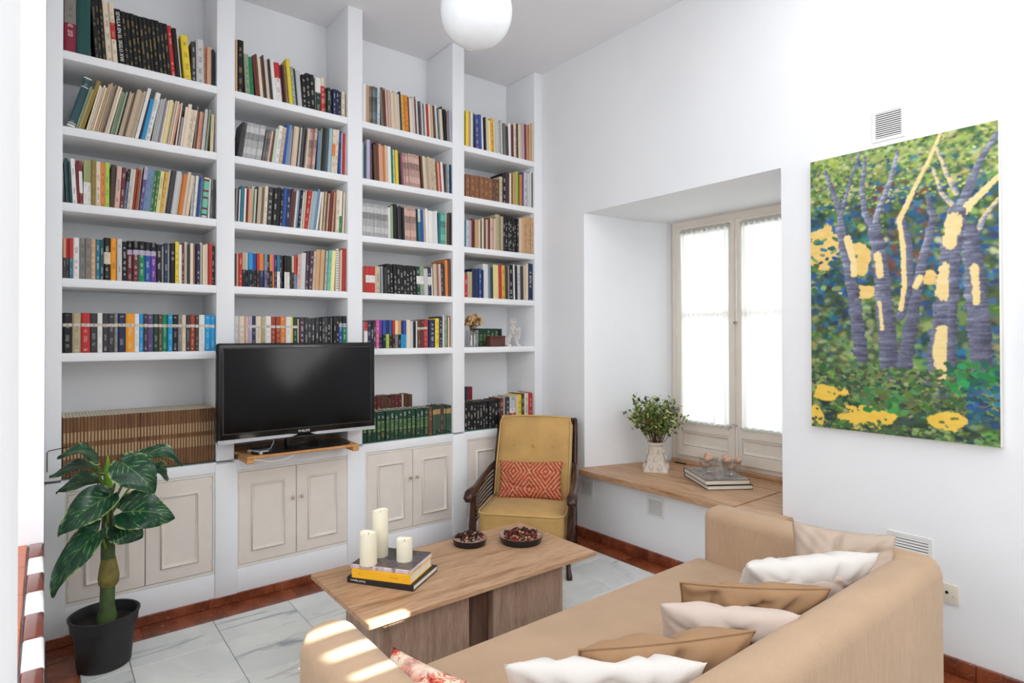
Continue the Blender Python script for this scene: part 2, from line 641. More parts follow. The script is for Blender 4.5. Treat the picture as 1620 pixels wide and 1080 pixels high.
# rear wall behind the camera, with an unseen slatted opening shaped to cast the sun stripes
wz = MB()
wz.box(-0.4, -1.6, 0, 3.0, -1.5, 2.36).box(-0.4, -1.6, 2.64, 3.0, -1.5, ZC)
wz.box(-0.4, -1.6, 2.36, 0.765, -1.5, 2.64).box(1.31, -1.6, 2.36, 3.0, -1.5, 2.64).box(0.915, -1.6, 2.36, 1.155, -1.5, 2.64)
wzo = wz.build('wall_rear', PLASTER, kind='structure')
for x0, x1, gaps in ((0.765, 0.915, ((2.378, 2.406), (2.458, 2.486), (2.538, 2.566))), (1.155, 1.31, ((2.560, 2.597),))):
    zz = 2.36
    for g0, g1 in gaps + ((2.64, 2.64),):
        MB().box(x0, -1.552, zz, x1, -1.548, g0).build('louvre_slat', WINW, wzo)
        zz = g1

# baseboards of red marble
bb = MB().box(0.01, YB - 0.006, 0, XR, YB, 0.004).build('baseboard_back', GROUT, kind='structure')
for i in range(9):
    x0, x1 = 0.012 + 0.33 * i, min(0.012 + 0.33 * (i + 1), XR - 0.012)
    MB().rbox(x0 + 0.001, YB - 0.016, 0.001, x1 - 0.001, YB, 0.046, 0.002, 1).build('skirting_tile', REDM, bb)
bb = MB().box(XR - 0.006, -1.5, 0, XR, YB - 0.017, 0.004).build('baseboard_right', GROUT, kind='structure')
for i in range(15):
    y1 = YB - 0.018 - 0.33 * i
    MB().rbox(XR - 0.014, y1 - 0.33 + 0.001, 0.001, XR, y1 - 0.001, 0.068, 0.002, 1).build('skirting_tile', REDM, bb)

# ================================================================== built-in bookcase
BAYS = [(0.068, 0.709), (0.799, 1.426), (1.522, 2.167), (2.264, 2.893)]
SHZ = [2.715, 2.367, 2.018, 1.671, 1.328]
CTZ = 0.75
bc = thing('built_in_bookcase', (1.49, 3.55, 0), 'white plastered built-in bookcase filling the wall from floor to ceiling', 'bookcase')
px_ = [(0.006, BAYS[0][0])] + [(BAYS[i][1], BAYS[i + 1][0]) for i in range(3)] + [(BAYS[3][1], XR)]
for i, (a, b) in enumerate(px_):
    MB().rbox(a, YB, CTZ, b, YW, ZC, 0.006, 2).build('pillar', PLASTER, bc, smooth=True)
    lo = (a - (0.006 if i else 0), YB - 0.012, 0.0, b + (0.014 if i < 4 else 0), YB + 0.30, CTZ - 0.012)
    MB().rbox(*lo, 0.008, 2).build('pillar_base', PLASTER, bc, smooth=True)
for bi, (a, b) in enumerate(BAYS):
    for z in SHZ:
        MB().rbox(a - 0.003, YB + 0.002, z - 0.041, b + 0.003, YW, z, 0.006, 2).build('shelf', PLASTER, bc, smooth=True)
    MB().rbox(a - 0.003, YB - 0.006, 0.692, b + 0.003, YW, CTZ, 0.006, 2).build('counter', PLASTER, bc, smooth=True)
    MB().rbox(a - 0.003, YB - 0.004, 0.0, b + 0.003, YB + 0.25, 0.172, 0.008, 2).build('plinth', PLASTER, bc, smooth=True)

# cabinets: frame, two panelled doors with mouldings, knobs and hinges
CAB = [(0.072, 0.090, 0.395, 0.695, 0.711), (0.806, 0.820, 1.125, 1.425, 1.432), (1.532, 1.551, 1.864, 2.182, 2.190), (2.274, 2.292, 2.592, 2.880, 2.892)]
CLAB = ['cream panelled cabinet behind the potted plant, at the left end', 'cream panelled cabinet directly under the television', 'cream panelled cabinet below the green bound volumes', 'cream panelled cabinet half hidden behind the mustard armchair']


def moulding(x0, x1, z0, z1, y, w=0.018):
    """picture-frame moulding with mitred corners, rounded in section"""
    prof = [(0, 0), (0.002, 0.011), (w * 0.35, 0.014), (w * 0.55, 0.008), (w * 0.85, 0.006), (w, -0.002)]
    m = MB()
    vv, ff = [], []
    for t, h in prof:
        vv += [(x0 + t, y - h, z0 + t), (x1 - t, y - h, z0 + t), (x1 - t, y - h, z1 - t), (x0 + t, y - h, z1 - t)]
    for p in range(len(prof) - 1):
        for c in range(4):
            d = (c + 1) % 4
            ff.append((p * 4 + c, p * 4 + d, p * 4 + 4 + d, p * 4 + 4 + c))
    return m.add(vv, ff)


for ci, (f0, d0, d1, d2, f1) in enumerate(CAB):
    z0, z1 = 0.186, 0.680
    cb_ = thing('wall_cabinet', ((f0 + f1) / 2, YB + 0.1, 0.172), CLAB[ci], 'cabinet', group='cabinets under the bookcase')
    yf = YB - 0.0005
    fr = MB().box(f0, yf, 0.173, d0, yf + 0.2, 0.691).box(d2, yf, 0.173, f1, yf + 0.2, 0.691)
    fr.box(d0, yf, 0.173, d2, yf + 0.2, z0).box(d0, yf, z1, d2, yf + 0.2, 0.691).box(d0, yf + 0.19, z0, d2, yf + 0.2, z1)
    fr.build('frame', CABF, cb_)
    for s, (a, b) in enumerate(((d0, d1), (d1, d2))):
        dr = MB().rbox(a + 0.0015, yf + 0.001, z0 + 0.002, b - 0.0015, yf + 0.022, z1 - 0.002, 0.0015, 1).build('door', CABW, cb_)
        pa, pb = a + 0.064, b - 0.064
        moulding(pa, pb, 0.250, 0.612, yf + 0.002).build('panel_moulding', CABW, dr, smooth=True, ang=1.0)
        kx = b - 0.024 if s == 0 else a + 0.026
        kn = MB().lathe([(0.004, 0), (0.004, 0.008), (0.009, 0.013), (0.010, 0.018), (0.007, 0.023), (0.002, 0.025)], 14)
        kn.xf(Matrix.Translation((kx, yf + 0.001, 0.502)) @ Matrix.Rotation(math.pi / 2, 4, 'X'))
        kn.build('knob', CHROME, dr, smooth=True, ang=1.5)
        hx = a + 0.001 if s == 0 else b - 0.001
        for hz in (0.235, 0.625):
            MB().tube([(hx, yf - 0.002, hz - 0.02), (hx, yf - 0.002, hz + 0.02)], 0.0035, 8).build('hinge', CABF, dr, smooth=True)

for bi, lab in ((0, 'sheet of glass under the brown bound journals'), (2, 'sheet of glass under the green bound volumes'), (3, 'sheet of glass under the black-spined books by the armchair')):
    a, b = BAYS[bi]
    MB().rbox(a + 0.002, YB - 0.008, CTZ, b - 0.002, YW - 0.03, CTZ + 0.006, 0.001, 1).build('glass_sheet', SHELFGL, label=lab, cat='glass', group='glass sheets on the counter')

# ================================================================== window, curtains, sill
XWIN = 3.63
YC = 2.178
wn = MB()
ZB, ZTW = 0.545, 2.215
wn.box(XWIN + 0.01, 2.64, ZS - 0.03, XWIN + 0.07, 2.70, ZTW + 0.02)
wn.box(XWIN + 0.01, 1.65, ZS - 0.03, XWIN + 0.07, 1.715, ZTW + 0.02)
wn.box(XWIN + 0.01, 1.715, ZTW - 0.03, XWIN + 0.07, 2.64, ZTW + 0.02)
wn.box(XWIN + 0.01, 1.715, ZS - 0.03, XWIN + 0.07, 2.64, ZB)
wno = wn.build('window_1', WINW, kind='structure')
wno['label'] = 'tall two-leaf casement window with cream painted frame'
for nm, ya, yb_ in (('l', YC + 0.004, 2.638), ('r', 1.717, YC - 0.004)):
    sw = 0.045
    lf = MB()
    for (p, q) in ((ya, ya + sw), (yb_ - sw, yb_)):
        lf.rbox(XWIN - 0.02, p, ZB + 0.004, XWIN + 0.022, q, ZTW - 0.034, 0.003, 1)
    for (p, q) in ((ZB + 0.004, ZB + 0.075), (0.725, 0.790), (ZTW - 0.095, ZTW - 0.034), (1.535, 1.565)):
        lf.rbox(XWIN - (0.02 if p != 1.535 else 0.0), ya + sw, p, XWIN + 0.022, yb_ - sw, q, 0.003, 1)
    lo = lf.build('casement', WINW, wno)
    MB().box(XWIN - 0.004, ya + sw, ZB + 0.07, XWIN + 0.012, yb_ - sw, 0.73).build('bottom_panel', WINW, lo)
    for p, q in ((0.785, 1.54), (1.56, ZTW - 0.09)):
        MB().box(XWIN + 0.008, ya + sw - 0.003, p, XWIN + 0.012, yb_ - sw + 0.003, q).build('pane', GLASS, lo)
    # moulding of the bottom panel
    mm = moulding(ya + sw, yb_ - sw, ZB + 0.075, 0.725, 0, 0.022)
    mm.v = [(XWIN - 0.004 + y, x, z) for x, y, z in mm.v]
    mm.build('panel_moulding', WINW, lo, smooth=True)
    for hz in (0.75, 1.4, 2.0):
        yy = yb_ + 0.003 if nm == 'l' else ya - 0.003
        MB().tube([(XWIN - 0.022, yy, hz), (XWIN - 0.022, yy, hz + 0.06)], 0.006, 8).build('hinge', WINW, wno, smooth=True)
# cremone bolts on the meeting stile
yb2 = YC - 0.018
bolt = MB().tube([(XWIN - 0.03, yb2, 1.50), (XWIN - 0.03, yb2, 2.06)], 0.0055, 8).tube([(XWIN - 0.03, yb2, 0.60), (XWIN - 0.03, yb2, 0.80)], 0.0055, 8)
bo = bolt.build('cremone_bolt', INKW, wno, smooth=True)
MB().lathe([(0.004, 0), (0.011, 0.004), (0.012, 0.012), (0.007, 0.019)], 12).xf(Matrix.Translation((XWIN - 0.03, yb2 + 0.006, 1.49)) @ Matrix.Rotation(-math.pi / 2, 4, 'Y')).build('knob', CHROME, wno, smooth=True)
MB().tube([(XWIN - 0.03, yb2, 0.80), (XWIN - 0.04, yb2 - 0.002, 0.815), (XWIN - 0.04, yb2 + 0.03, 0.815)], 0.005, 8).build('latch', SILVERP, wno, smooth=True)

for nm, ya, yb_, lab in (('l', YC + 0.026, 2.600, 'sheer white curtain on the left window leaf, above the twig vase'), ('r', 1.76, YC - 0.045, 'sheer white curtain on the right window leaf, nearer the painting')):
    z0, z1 = (0.775, 2.145)
    cu = thing('sheer_curtain', (XWIN - 0.03, (ya + yb_) / 2, z0), lab, 'curtain', group='sheer curtains on the window')
    ph = 0.0 if nm == 'l' else 2.1

    def cf(u, v, ya=ya, yb_=yb_, ph=ph):
        y = ya + (yb_ - ya) * u
        pinch = 1 - 0.05 * math.sin(math.pi * v) - 0.03 * (1 - v)
        y = (ya + yb_) / 2 + (y - (ya + yb_) / 2) * pinch
        amp = 0.012 + 0.006 * math.sin(5 * u + ph)
        x = XWIN - 0.032 + amp * math.sin(2 * math.pi * 9 * u + ph + 1.2 * math.sin(3 * v + 4 * u)) + 0.003 * math.sin(2 * math.pi * 23 * u + ph)
        return (x, y, z0 + 0.02 + (z1 - z0 - 0.02) * v - (0.012 * math.sin(3 * u * math.pi + ph) if v < 0.5 else 0) * (0.5 - v))

    MB().grid(120, 14, cf).build('cloth', CURTAIN, cu, smooth=True, ang=3)
    for z in (z1 + 0.004, z0 + 0.02):
        MB().tube([(XWIN - 0.032, ya - 0.004, z), (XWIN - 0.032, yb_ + 0.004, z)], 0.0025, 6).build('rod', CHROME, cu, smooth=True)
        # gathered heading on the rod
        def hf(u, v, z=z, ya=ya, yb_=yb_, ph=ph):
            a = 2 * math.pi * u
            y = ya + 0.006 + (yb_ - ya - 0.012) * v
            r = 0.008 + 0.003 * math.sin(95 * v * math.pi + ph) + 0.002 * math.sin(41 * v + ph)
            return (XWIN - 0.032 + r * 0.8 * math.cos(a), y, z + r * 1.3 * math.sin(a))
        MB().grid(8, 150, hf, closed_u=True).build('gathered_heading', CURTAIN, cu, smooth=True, ang=3)

# sill: broad wooden boards with a hinged flap
sl = thing('window_seat_board', (3.2, 2.2, ZS - 0.034), 'broad wooden board forming the deep window seat', 'window seat')
poly = [(2.885, 1.47), (2.885, 2.93), (2.905, 2.955), (2.97, 2.95), (3.42, 2.816), (3.60, 2.716), (3.64, 2.69), (3.64, 1.655), (3.42, 1.602), (2.97, 1.535)]


def slab(pts, z0, z1):
    n = len(pts)
    bm = bmesh.new()
    vb = [bm.verts.new((x, y, z0)) for x, y in pts]
    vt = [bm.verts.new((x, y, z1)) for x, y in pts]
    bm.faces.new(vb)
    bm.faces.new(vt[::-1])
    for i in range(n):
        j = (i + 1) % n
        bm.faces.new((vb[i], vt[i], vt[j], vb[j]))
    bmesh.ops.recalc_face_normals(bm, faces=bm.faces)
    bmesh.ops.bevel(bm, geom=[e for e in bm.edges if abs(e.verts[0].co.z - e.verts[1].co.z) < 1e-6], offset=0.004, segments=2, affect='EDGES')
    bm.verts.index_update()
    m = MB().add([v.co[:] for v in bm.verts], [[v.index for v in f.verts] for f in bm.faces])
    bm.free()
    return m


slab([(2.885, 1.765), (2.885, 2.93), (2.905, 2.955), (2.97, 2.95), (3.40, 2.823), (3.40, 1.765)], ZS - 0.034, ZS).build('board', SILLW, sl)
slab([(3.404, 1.60), (3.404, 2.82), (3.60, 2.716), (3.68, 2.69), (3.68, 1.655)], ZS - 0.034, ZS).build('board', SILLW, sl)
slab([(2.885, 1.475), (2.885, 1.758), (3.40, 1.758), (3.40, 1.60), (2.97, 1.535), (2.97, 1.475)], ZS - 0.034, ZS).build('flap', SILLW, sl)
for y in (2.60, 1.80):
    MB().rbox(3.588, y - 0.045, ZS, 3.60, y + 0.045, ZS + 0.008, 0.002, 1).build('strap_hinge', BLACKM, sl)
MB().rbox(3.605, 1.66, ZS, 3.655, 2.69, ZS + 0.028, 0.004, 1).build('threshold', SILLW, sl)


# wall vents and socket on the right wall
def vent(y0, y1, z0, z1, lab, nsl=12):
    t = thing('air_vent', (XR, (y0 + y1) / 2, z0), lab, 'vent', group='white louvred vents')
    fw = 0.014
    m = MB()
    X = XR - 0.006
    m.box(X, y0, z0, XR, y0 + fw, z1).box(X, y1 - fw, z0, XR, y1, z1).box(X, y0 + fw, z0, XR, y1 - fw, z0 + fw).box(X, y0 + fw, z1 - fw, XR, y1 - fw, z1)
    m.build('frame', VENTW, t)
    MB().box(XR - 0.0012, y0 + fw, z0 + fw, XR, y1 - fw, z1 - fw).build('backing', VENTD, t)
    st = (z1 - z0 - 2 * fw) / nsl
    for i in range(nsl):
        z = z0 + fw + st * i
        MB().quad((X, y0 + fw, z + st * 0.3), (X, y1 - fw, z + st * 0.3), (X + 0.003, y1 - fw, z + st * 0.95), (X + 0.003, y0 + fw, z + st * 0.95)).build('slat', VENTW, t)


vent(2.267, 2.398, 0.288, 0.407, 'white louvred vent under the window seat, in the middle of the wall')
vent(2.86, 2.985, 0.29, 0.407, 'white louvred vent under the window seat, beside the armchair')
vent(0.969, 1.101, 2.279, 2.421, 'white louvred vent high on the wall above the painting')
vent(0.878, 1.05, 0.36, 0.535, 'white louvred vent low on the wall behind the sofa end')
so = thing('wall_socket', (XR, 0.82, 0.286), 'cream telephone socket plate on the wall right of the sofa', 'socket')
MB().rbox(XR - 0.010, 0.785, 0.288, XR, 0.868, 0.368, 0.003, 2).build('plate', SOCK, so, smooth=True)
MB().lathe([(0.006, 0), (0.006, 0.002)], 14).xf(Matrix.Translation((XR - 0.010, 0.826, 0.332)) @ Matrix.Rotation(-math.pi / 2, 4, 'Y')).build('jack_hole', BLACKM, so)
MB().lathe([(0.003, 0), (0.003, 0.0015)], 10).xf(Matrix.Translation((XR - 0.010, 0.805, 0.318)) @ Matrix.Rotation(-math.pi / 2, 4, 'Y')).build('screw', SILVERP, so)
# ================================================================== books
PAL = {
    'bk': ('black', 22, 22, 24), 'ch': ('charcoal', 58, 57, 60), 'gy': ('grey', 128, 124, 120), 'lt': ('light grey', 196, 196, 196), 'wh': ('white', 226, 224, 220),
    'cr': ('cream', 222, 206, 182), 'be': ('beige', 200, 180, 154), 'tn': ('tan', 196, 158, 118), 'br': ('brown', 98, 66, 50), 'db': ('dark brown', 72, 58, 50), 'lb': ('brown leather', 132, 86, 56),
    'kh': ('khaki', 178, 166, 134), 'ol': ('olive', 136, 116, 52), 'sa': ('salmon', 206, 150, 122), 'pk': ('pale pink', 210, 172, 160), 'mg': ('pink', 206, 92, 150),
    'rd': ('red', 186, 48, 46), 'dr': ('dark red', 124, 38, 40), 'bu': ('burgundy', 132, 32, 58), 'mr': ('maroon', 104, 46, 52), 'rb': ('rust', 156, 66, 42), 'or': ('orange', 220, 130, 62), 'am': ('amber', 232, 154, 40),
    'gd': ('golden', 214, 168, 62), 'yl': ('yellow', 232, 204, 60), 'py': ('pale yellow', 226, 212, 150), 'lm': ('lime green', 172, 200, 84), 'em': ('emerald', 22, 128, 86), 'gn': ('green', 62, 118, 62), 'dg': ('dark green', 26, 62, 46),
    'sg': ('sage green', 140, 158, 128), 'pg': ('pale green', 196, 212, 190), 'lo': ('light olive', 156, 162, 112), 'tg': ('deep green', 26, 74, 70), 'dt': ('dark teal', 44, 78, 84), 'tl': ('teal', 44, 112, 132), 'tq': ('turquoise', 112, 190, 164),
    'sk': ('bright blue', 38, 148, 204), 'sb': ('slate blue', 108, 134, 166), 'pb': ('pale blue', 156, 186, 196), 'bl': ('blue', 40, 82, 160), 'nv': ('navy', 34, 44, 78), 'vi': ('violet', 110, 60, 150), 'pu': ('purple', 88, 74, 122), 'pl': ('plum', 74, 50, 66), 'li': ('lilac', 178, 168, 188)}
PLIN = {k_: S(*v_[1:]) for k_, v_ in PAL.items()}
PAGE = S(226, 218, 200)

# each token: width,height in cm,colour[,look]; looks: w/g/k light, gold or dark lettering, n none, o picture band, q black top and pale band,
# m magazine stripes, E gold tooled label, G tan stripe, F white outline, R spiral, Z dark bars, Txx## top, Bxx## bottom, Mxx label
ROWS = {
    (0, 0): "95,33,bu,wTgy60 110,33,tg,n L-4 30,30,bk,g*3 50,28,cr,k 40,28,cr,kMrd L-5 58,26,bk,S 36,25.5,bk,g*11 40,25,rd,w 40,24.5,bk,n 22,24,wh,n _14 68,22,yl,k L-1 46,20,ch,w 74,22,lt,k L0 26,20,sa,k 26,20,sa,n 24,19.5,be,n 20,19,bk,n 15,19,nv,n",
    (0, 1): "_30 L15 78,25,dt,F 28,23,sg,n 20,21,py,n 36,25,ol,n L13 20,23,cr,n*4 22,24,tn,n 20,26,be,n*3 16,26,br,n 24,24,cr,n*2 L12 22,23,sg,n*3 16,24,ch,n 18,23,be,n*3 14,24,br,n 50,24,be,n 24,25,be,n 30,26.5,cr,n 36,26,wh,n L11 20,21,nv,n 40,21,sk,n 56,25,wh,k L9 18,23,lt,n*4 16,22,li,n 26,22,cr,n 38,22,py,n 22,23,cr,n*3 24,23,sa,n L7 18,22,cr,n 14,22,ch,n 24,15,li,n 30,21,cr,n 42,22,cr,n 34,20,cr,k*2 L5 16,22,gy,n 19,20,sa,k*4 20,22,lt,n*2 16,21,cr,n 20,22,sg,n 16,20,ch,n L2 20,20,py,n 22,20,cr,n",
    (0, 2): "L-3 20,20,dt,n*3 40,20.5,wh,k L-2 24,20,dr,n 32,20,wh,TdrBdr L0 36,21,lo,Bwh50*2 42,21,ol,g 48,21,cr,k 40,20.5,or,k 42,21,lm,k L2 48,21,db,n L3 50,20,pk,k 46,20,mr,w L5 28,20,sb,wTbk30 26,20,lt,k 30,21,cr,n 24,21,rb,n*2 18,22,cr,n L6 36,22,pu,wTli30 36,21,sb,k*2 32,21,gn,w*2 40,21,py,k L7 34,21,gd,k 26,22,cr,n 56,22.5,ch,n 54,22.5,lt,n 24,22,cr,n 46,22,or,n 34,22,cr,n*2 L4 26,21,wh,k*2 24,21,pb,k 24,21,bl,k 20,21,wh,n 62,21,tq,Z L2 28,21,wh,n 20,21,gy,m 18,21,ch,n",
    (0, 3): "22,18.5,sa,Bch50 26,18.5,rd,Bch50 26,18.5,rd,Btl50 48,19,wh,k 45,19,gy,k 40,19,gy,k 38,19,tn,w 36,19,tl,w 28,19,dt,w 55,20,bk,wMcr 50,20,am,k 40,20,lt,k 42,19,bk,w 48,19.5,mr,q*2 50,19.5,em,q 52,19.5,bl,q 46,19.5,vi,q 50,19,bk,w 22,19,wh,n 32,20,nv,w 20,19,wh,n 44,20,bk,w 32,21,yl,k 28,20,wh,n 28,21,mr,w 30,21,cr,n 20,21,ch,n 30,21.5,cr,n 24,21,sa,n 36,21,nv,w 26,21,cr,n*3 34,21.5,rd,n 30,20.5,bk,w",
    (0, 4): "70,18.5,bk,o 68,18.5,kh,o 68,18.5,rd,o 58,18.5,ch,o 40,18.5,wh,o 44,18.5,ch,o 52,18.5,ch,o 26,18.5,gy,o 65,18.5,nv,o 72,18.5,am,o 40,18.5,wh,o 38,18.5,sk,o 34,18.5,pl,o 46,18.5,pu,o 52,18.5,dg,o 28,18.5,br,o 50,18.5,em,o 42,18.5,sk,o 48,18.5,bk,o 36,18.5,gy,o 40,18.5,cr,o 36,18.5,ch,o 48,18.5,rb,o 34,18.5,db,o 54,18.5,wh,o 54,18.5,sk,o 46,18.5,sk,o",
    (1, 0): "22,28,tn,n 62,28,bk,g L-3 48,21.5,sg,k 40,20.5,em,k L-5 24,22,dr,n 24,22,br,n 32,22,cr,n 22,22,br,n 16,24.5,ch,n 22,21,cr,n*2 20,21.5,ch,n 36,22,wh,n 62,21.5,wh,kTrd40 24,22,mr,n 24,21.5,br,n 24,20,cr,n 40,24.5,yl,n 40,21.5,sg,w 20,21,nv,n 50,21,lt,n L-3 46,18.5,bk,w 48,20,bk,w 50,20,bk,w L-1 62,19,wh,Bdg55 48,20,rd,wTcr25 L0 28,15,mr,w 36,15,dg,w 30,15,nv,w 36,15.2,nv,w 38,15,nv,w 30,15,nv,w 40,15,cr,k 18,15,gy,n",
    (1, 1): "_24 L8 40,19,ch,k 18,19.5,cr,n 31,19.5,lt,m*7 16,19,br,n 30,18,gy,m*2 22,18,pk,n 26,18,br,n L7 36,20,pg,n 50,21.5,wh,k 40,21,be,k L6 32,22.5,bl,n 36,22.5,sb,n L5 28,22.5,li,n 28,23,be,n 26,23,cr,n*2 14,23,br,n 22,23,lt,n 16,23.5,ch,n 24,23.5,gy,n 20,23.5,ch,n 16,24,cr,n*2 30,24,pk,m*3 20,24,wh,m L3 34,24,sb,n 24,24.5,sg,n 36,25,bk,n 32,25,ch,n 24,25,pb,n 46,25.5,pb,n 44,26,cr,kMor 42,26,cr,k L1 36,26,bl,m 20,26,wh,n 32,26,rd,n 14,26,wh,n",
    (1, 2): "L2 22,19,gy,n 20,19,bk,n 16,18.5,wh,n 38,19.5,tl,n 22,19.5,wh,n 24,19.5,rb,n 36,19.5,sa,n L3 30,20,pg,n 22,20,pg,n 16,20,ch,n 26,20.5,be,n*2 18,21,gy,n 36,21,cr,k 70,21,ch,w 50,21,bk,w 36,21,bk,n 30,21,bk,w 42,21.5,bl,k 46,21.5,nv,w L5 26,21.5,mr,n 26,22,br,n 26,22,lt,n 26,22,sb,n 30,22,bk,w 20,22,wh,n 28,22,be,n L7 44,22.5,rd,w 20,22.5,pk,n 52,23.5,pb,n 30,23.5,sb,n 26,23,wh,n L4 24,23,cr,n 24,23.5,be,k*2 20,23,br,n 22,23.5,cr,n 24,24,dr,n 26,24,tn,n 28,24.5,sa,n L2 46,25,cr,k 32,25,wh,Bem40 28,25,ol,n 26,25,cr,n",
    (1, 3): "20,17.5,ch,n 24,17.5,sa,n 38,17.5,rd,w 44,18.5,kh,Bbk50 30,18.5,wh,Bbk50 44,18.5,sk,Bbk50 24,18.5,bl,Bbk50 26,18.5,bl,Bbk50 26,18.5,rd,Bbk50 54,18.5,or,Bnv50 36,18.5,sb,Bpu50 30,18.5,bk,w 34,18.5,or,Bbk50 26,18.5,mg,Bor50 22,18.5,nv,w 38,18.5,tl,Bwh50 24,18.5,nv,w 28,18.5,mr,Bbk50 24,18.5,bk,Bwh50 38,18.5,bk,Bwh50 30,18.5,dg,Bbk50 26,18.5,be,Bbk50 38,18.5,rd,Bsb45 L2 40,20,pk,k 60,21,lt,n L3 40,22,pl,w 50,22.5,pl,w 30,22.5,be,k 60,23,tn,n 54,23.5,tn,n 24,23.5,dg,n 30,23.5,lt,k 40,24,tq,k 50,24.5,py,n L1 34,25,wh,R 30,25,be,n 24,25,cr,n 50,25.5,rd,n",
    (1, 4): "44,18.5,lt,o 56,18.5,cr,o 36,18.5,pk,o 38,18.5,li,o 36,18.5,nv,o 60,18.5,cr,o 38,18.5,kh,o 60,18.5,wh,o 50,18.5,rb,o 46,18.5,rb,o 60,18.5,or,o 60,18.5,wh,o 20,18.5,yl,o 52,18.5,dg,o 18,18.5,cr,n 60,18.5,pl,w 34,18.5,ch,w 42,18,ch,w*3 34,18.5,bk,w 32,18.5,ch,w*2 46,19,bk,w 30,19,gy,n 32,19,bk,w*2 44,19.5,bl,q 44,19.5,em,q",
    (2, 0): "50,24,wh,n 50,24,tn,n 40,23,gy,m*2 30,23,tl,m 40,23,lt,k L-3 24,22.5,gy,n 30,24,br,n 30,24,mr,n 24,24.5,cr,n 42,23.5,pk,n 42,23.5,cr,n 26,24,be,n 36,24,cr,n*2 24,24.5,nv,n 50,23,gd,k 50,23,or,k 24,22.5,ch,n 44,22,cr,n 44,23,lt,n 24,23.5,dr,n 26,22,wh,n 26,21.5,ch,n 26,22,cr,n 30,22,lt,n 24,22,ch,n 30,21.5,wh,n 24,21.5,rd,n 42,21.5,cr,n 30,21.5,be,n L-4 36,22,br,n 46,22,lt,n 30,21.5,tl,n 46,21.5,cr,n 30,22,ch,n 42,22,bk,n L-2 34,21.5,gy,n 30,21.5,li,n",
    (2, 1): "30,22,sg,n 30,22,tl,n 46,24,li,n 30,23,pu,n 22,21,ol,n L-2 32,23,br,n 40,23.5,br,n 40,23.5,sa,n 30,23.5,sa,n 26,23,or,n 38,23,cr,n 50,22.5,wh,n 38,22.5,em,n 28,22,wh,k 42,22,yl,n 24,22,ch,n L-4 30,20.5,ch,n 30,20.5,mg,n 28,21,pk,m 44,21,pk,m*5 24,21,dr,n 30,21,br,n 46,21,cr,n 38,21,be,n*2 46,21,be,k*2 30,21,br,n 30,20.5,sa,n 24,20.5,rd,n 42,20.5,wh,n 24,20.5,ch,n L-1 30,20,gy,n 42,20,pb,k 24,20,nv,n",
    (2, 2): "L-1 50,20,lt,m*7 36,20.5,wh,n 42,20.5,sg,n L-2 52,21.5,bk,n 24,21.5,ch,n*3 32,21.5,bk,n 42,21.5,pk,m*4 30,21,ch,n 38,21,tl,Tpg40 52,21,bl,n 30,21,be,n 38,21.5,wh,n*5 L0 32,21.5,tl,n 46,21.5,tq,m*2 24,21.5,wh,n 16,21,br,n 46,21.5,bk,n",
    (2, 3): "42,16,rb,n 46,16,rd,Mwh 78,16,rd,Mwh 70,16.5,be,k L-1 26,17,tl,n 26,17,lt,n 32,17,ch,n L-2 46,18.5,bk,w*9 52,18.5,dg,wMwh 60,18.5,sg,kMwh 60,18.5,lt,n 60,18.5,nv,wMwh 24,19,wh,n 50,21,be,n 26,21,pk,n 32,21.5,pk,n 32,22,ch,w 42,22.5,ch,n L-1 46,25.5,or,n 42,26,br,n",
    (2, 4): "24,16,bk,n 46,16.5,wh,Trd35 46,17,nv,w 42,17,bk,w 32,17.2,pl,w 46,17.5,mg,w 42,17.5,vi,Bbk50 46,17.5,bl,Bbk50 52,17.5,nv,Blm50 42,17.5,bl,Bbk50 38,17.5,rd,Bbk50 42,17.5,py,Bgy50 46,17.5,sa,Bbk50 32,17.5,nv,Bsk50 46,17.5,bl,Bsk50 62,17.8,cr,n 42,17.8,lt,n 32,17.5,bk,n 26,18,wh,n 52,18.2,br,o 46,18.2,mr,o 62,18.3,rd,o 26,18.3,li,n 92,18.5,nv,w 62,19.5,yl,k 52,20.5,nv,w 26,20.8,wh,n 46,21,sg,k 22,21,br,n 26,21,cr,n 26,21.2,rb,n",
    (3, 0): "26,24,ch,n 42,25,yl,n 42,25,tn,n 32,25.5,wh,n 28,25,tl,n L-2 52,23.5,pu,w 46,23.5,bl,n 32,23,wh,n 26,22.5,mr,n 26,23,ch,n 32,23,cr,n 32,22.5,py,n 52,23.5,gd,k 32,24.5,cr,R 32,24,lt,n 52,23,wh,R 32,24,lt,n 20,24,bk,n 42,23,gy,n 42,22,ch,n L-1 52,24,wh,n 42,24.5,mr,n 42,25,cr,k 32,25.5,db,n 42,26,cr,n 38,26,be,n 32,26.5,li,n 46,28,dr,n 38,27,sa,n L0 46,28.5,tn,n 26,29,cr,n",
    (3, 1): "30,15,br,g 74,15.5,lb,g*6 42,15.5,br,g 72,16,br,g 50,18.5,be,k 62,21.5,bk,w 62,22,pl,n 32,23,cr,n 26,24,dr,n 52,24.5,tn,n 52,24.5,lm,n 26,24,gn,n 42,24.5,or,n 38,24.5,pu,n 62,25.5,lt,k 52,26,lt,n 32,27,wh,n 20,27.5,bk,n",
    (3, 2): "30,19,tl,n 42,18.5,lt,k 42,19.5,li,n 32,20,dr,k 26,20,ch,n 52,20.5,tn,n 32,20.5,cr,n 26,20.5,ch,n 32,21,cr,n 32,21,br,n 32,21.5,pk,n 42,21.5,br,n 52,22.5,pk,k 38,22.5,be,n 42,26,kh,n*3 39,25,bk,w*7 52,27,cr,n 46,27,tn,n 42,27.3,tn,k*4",
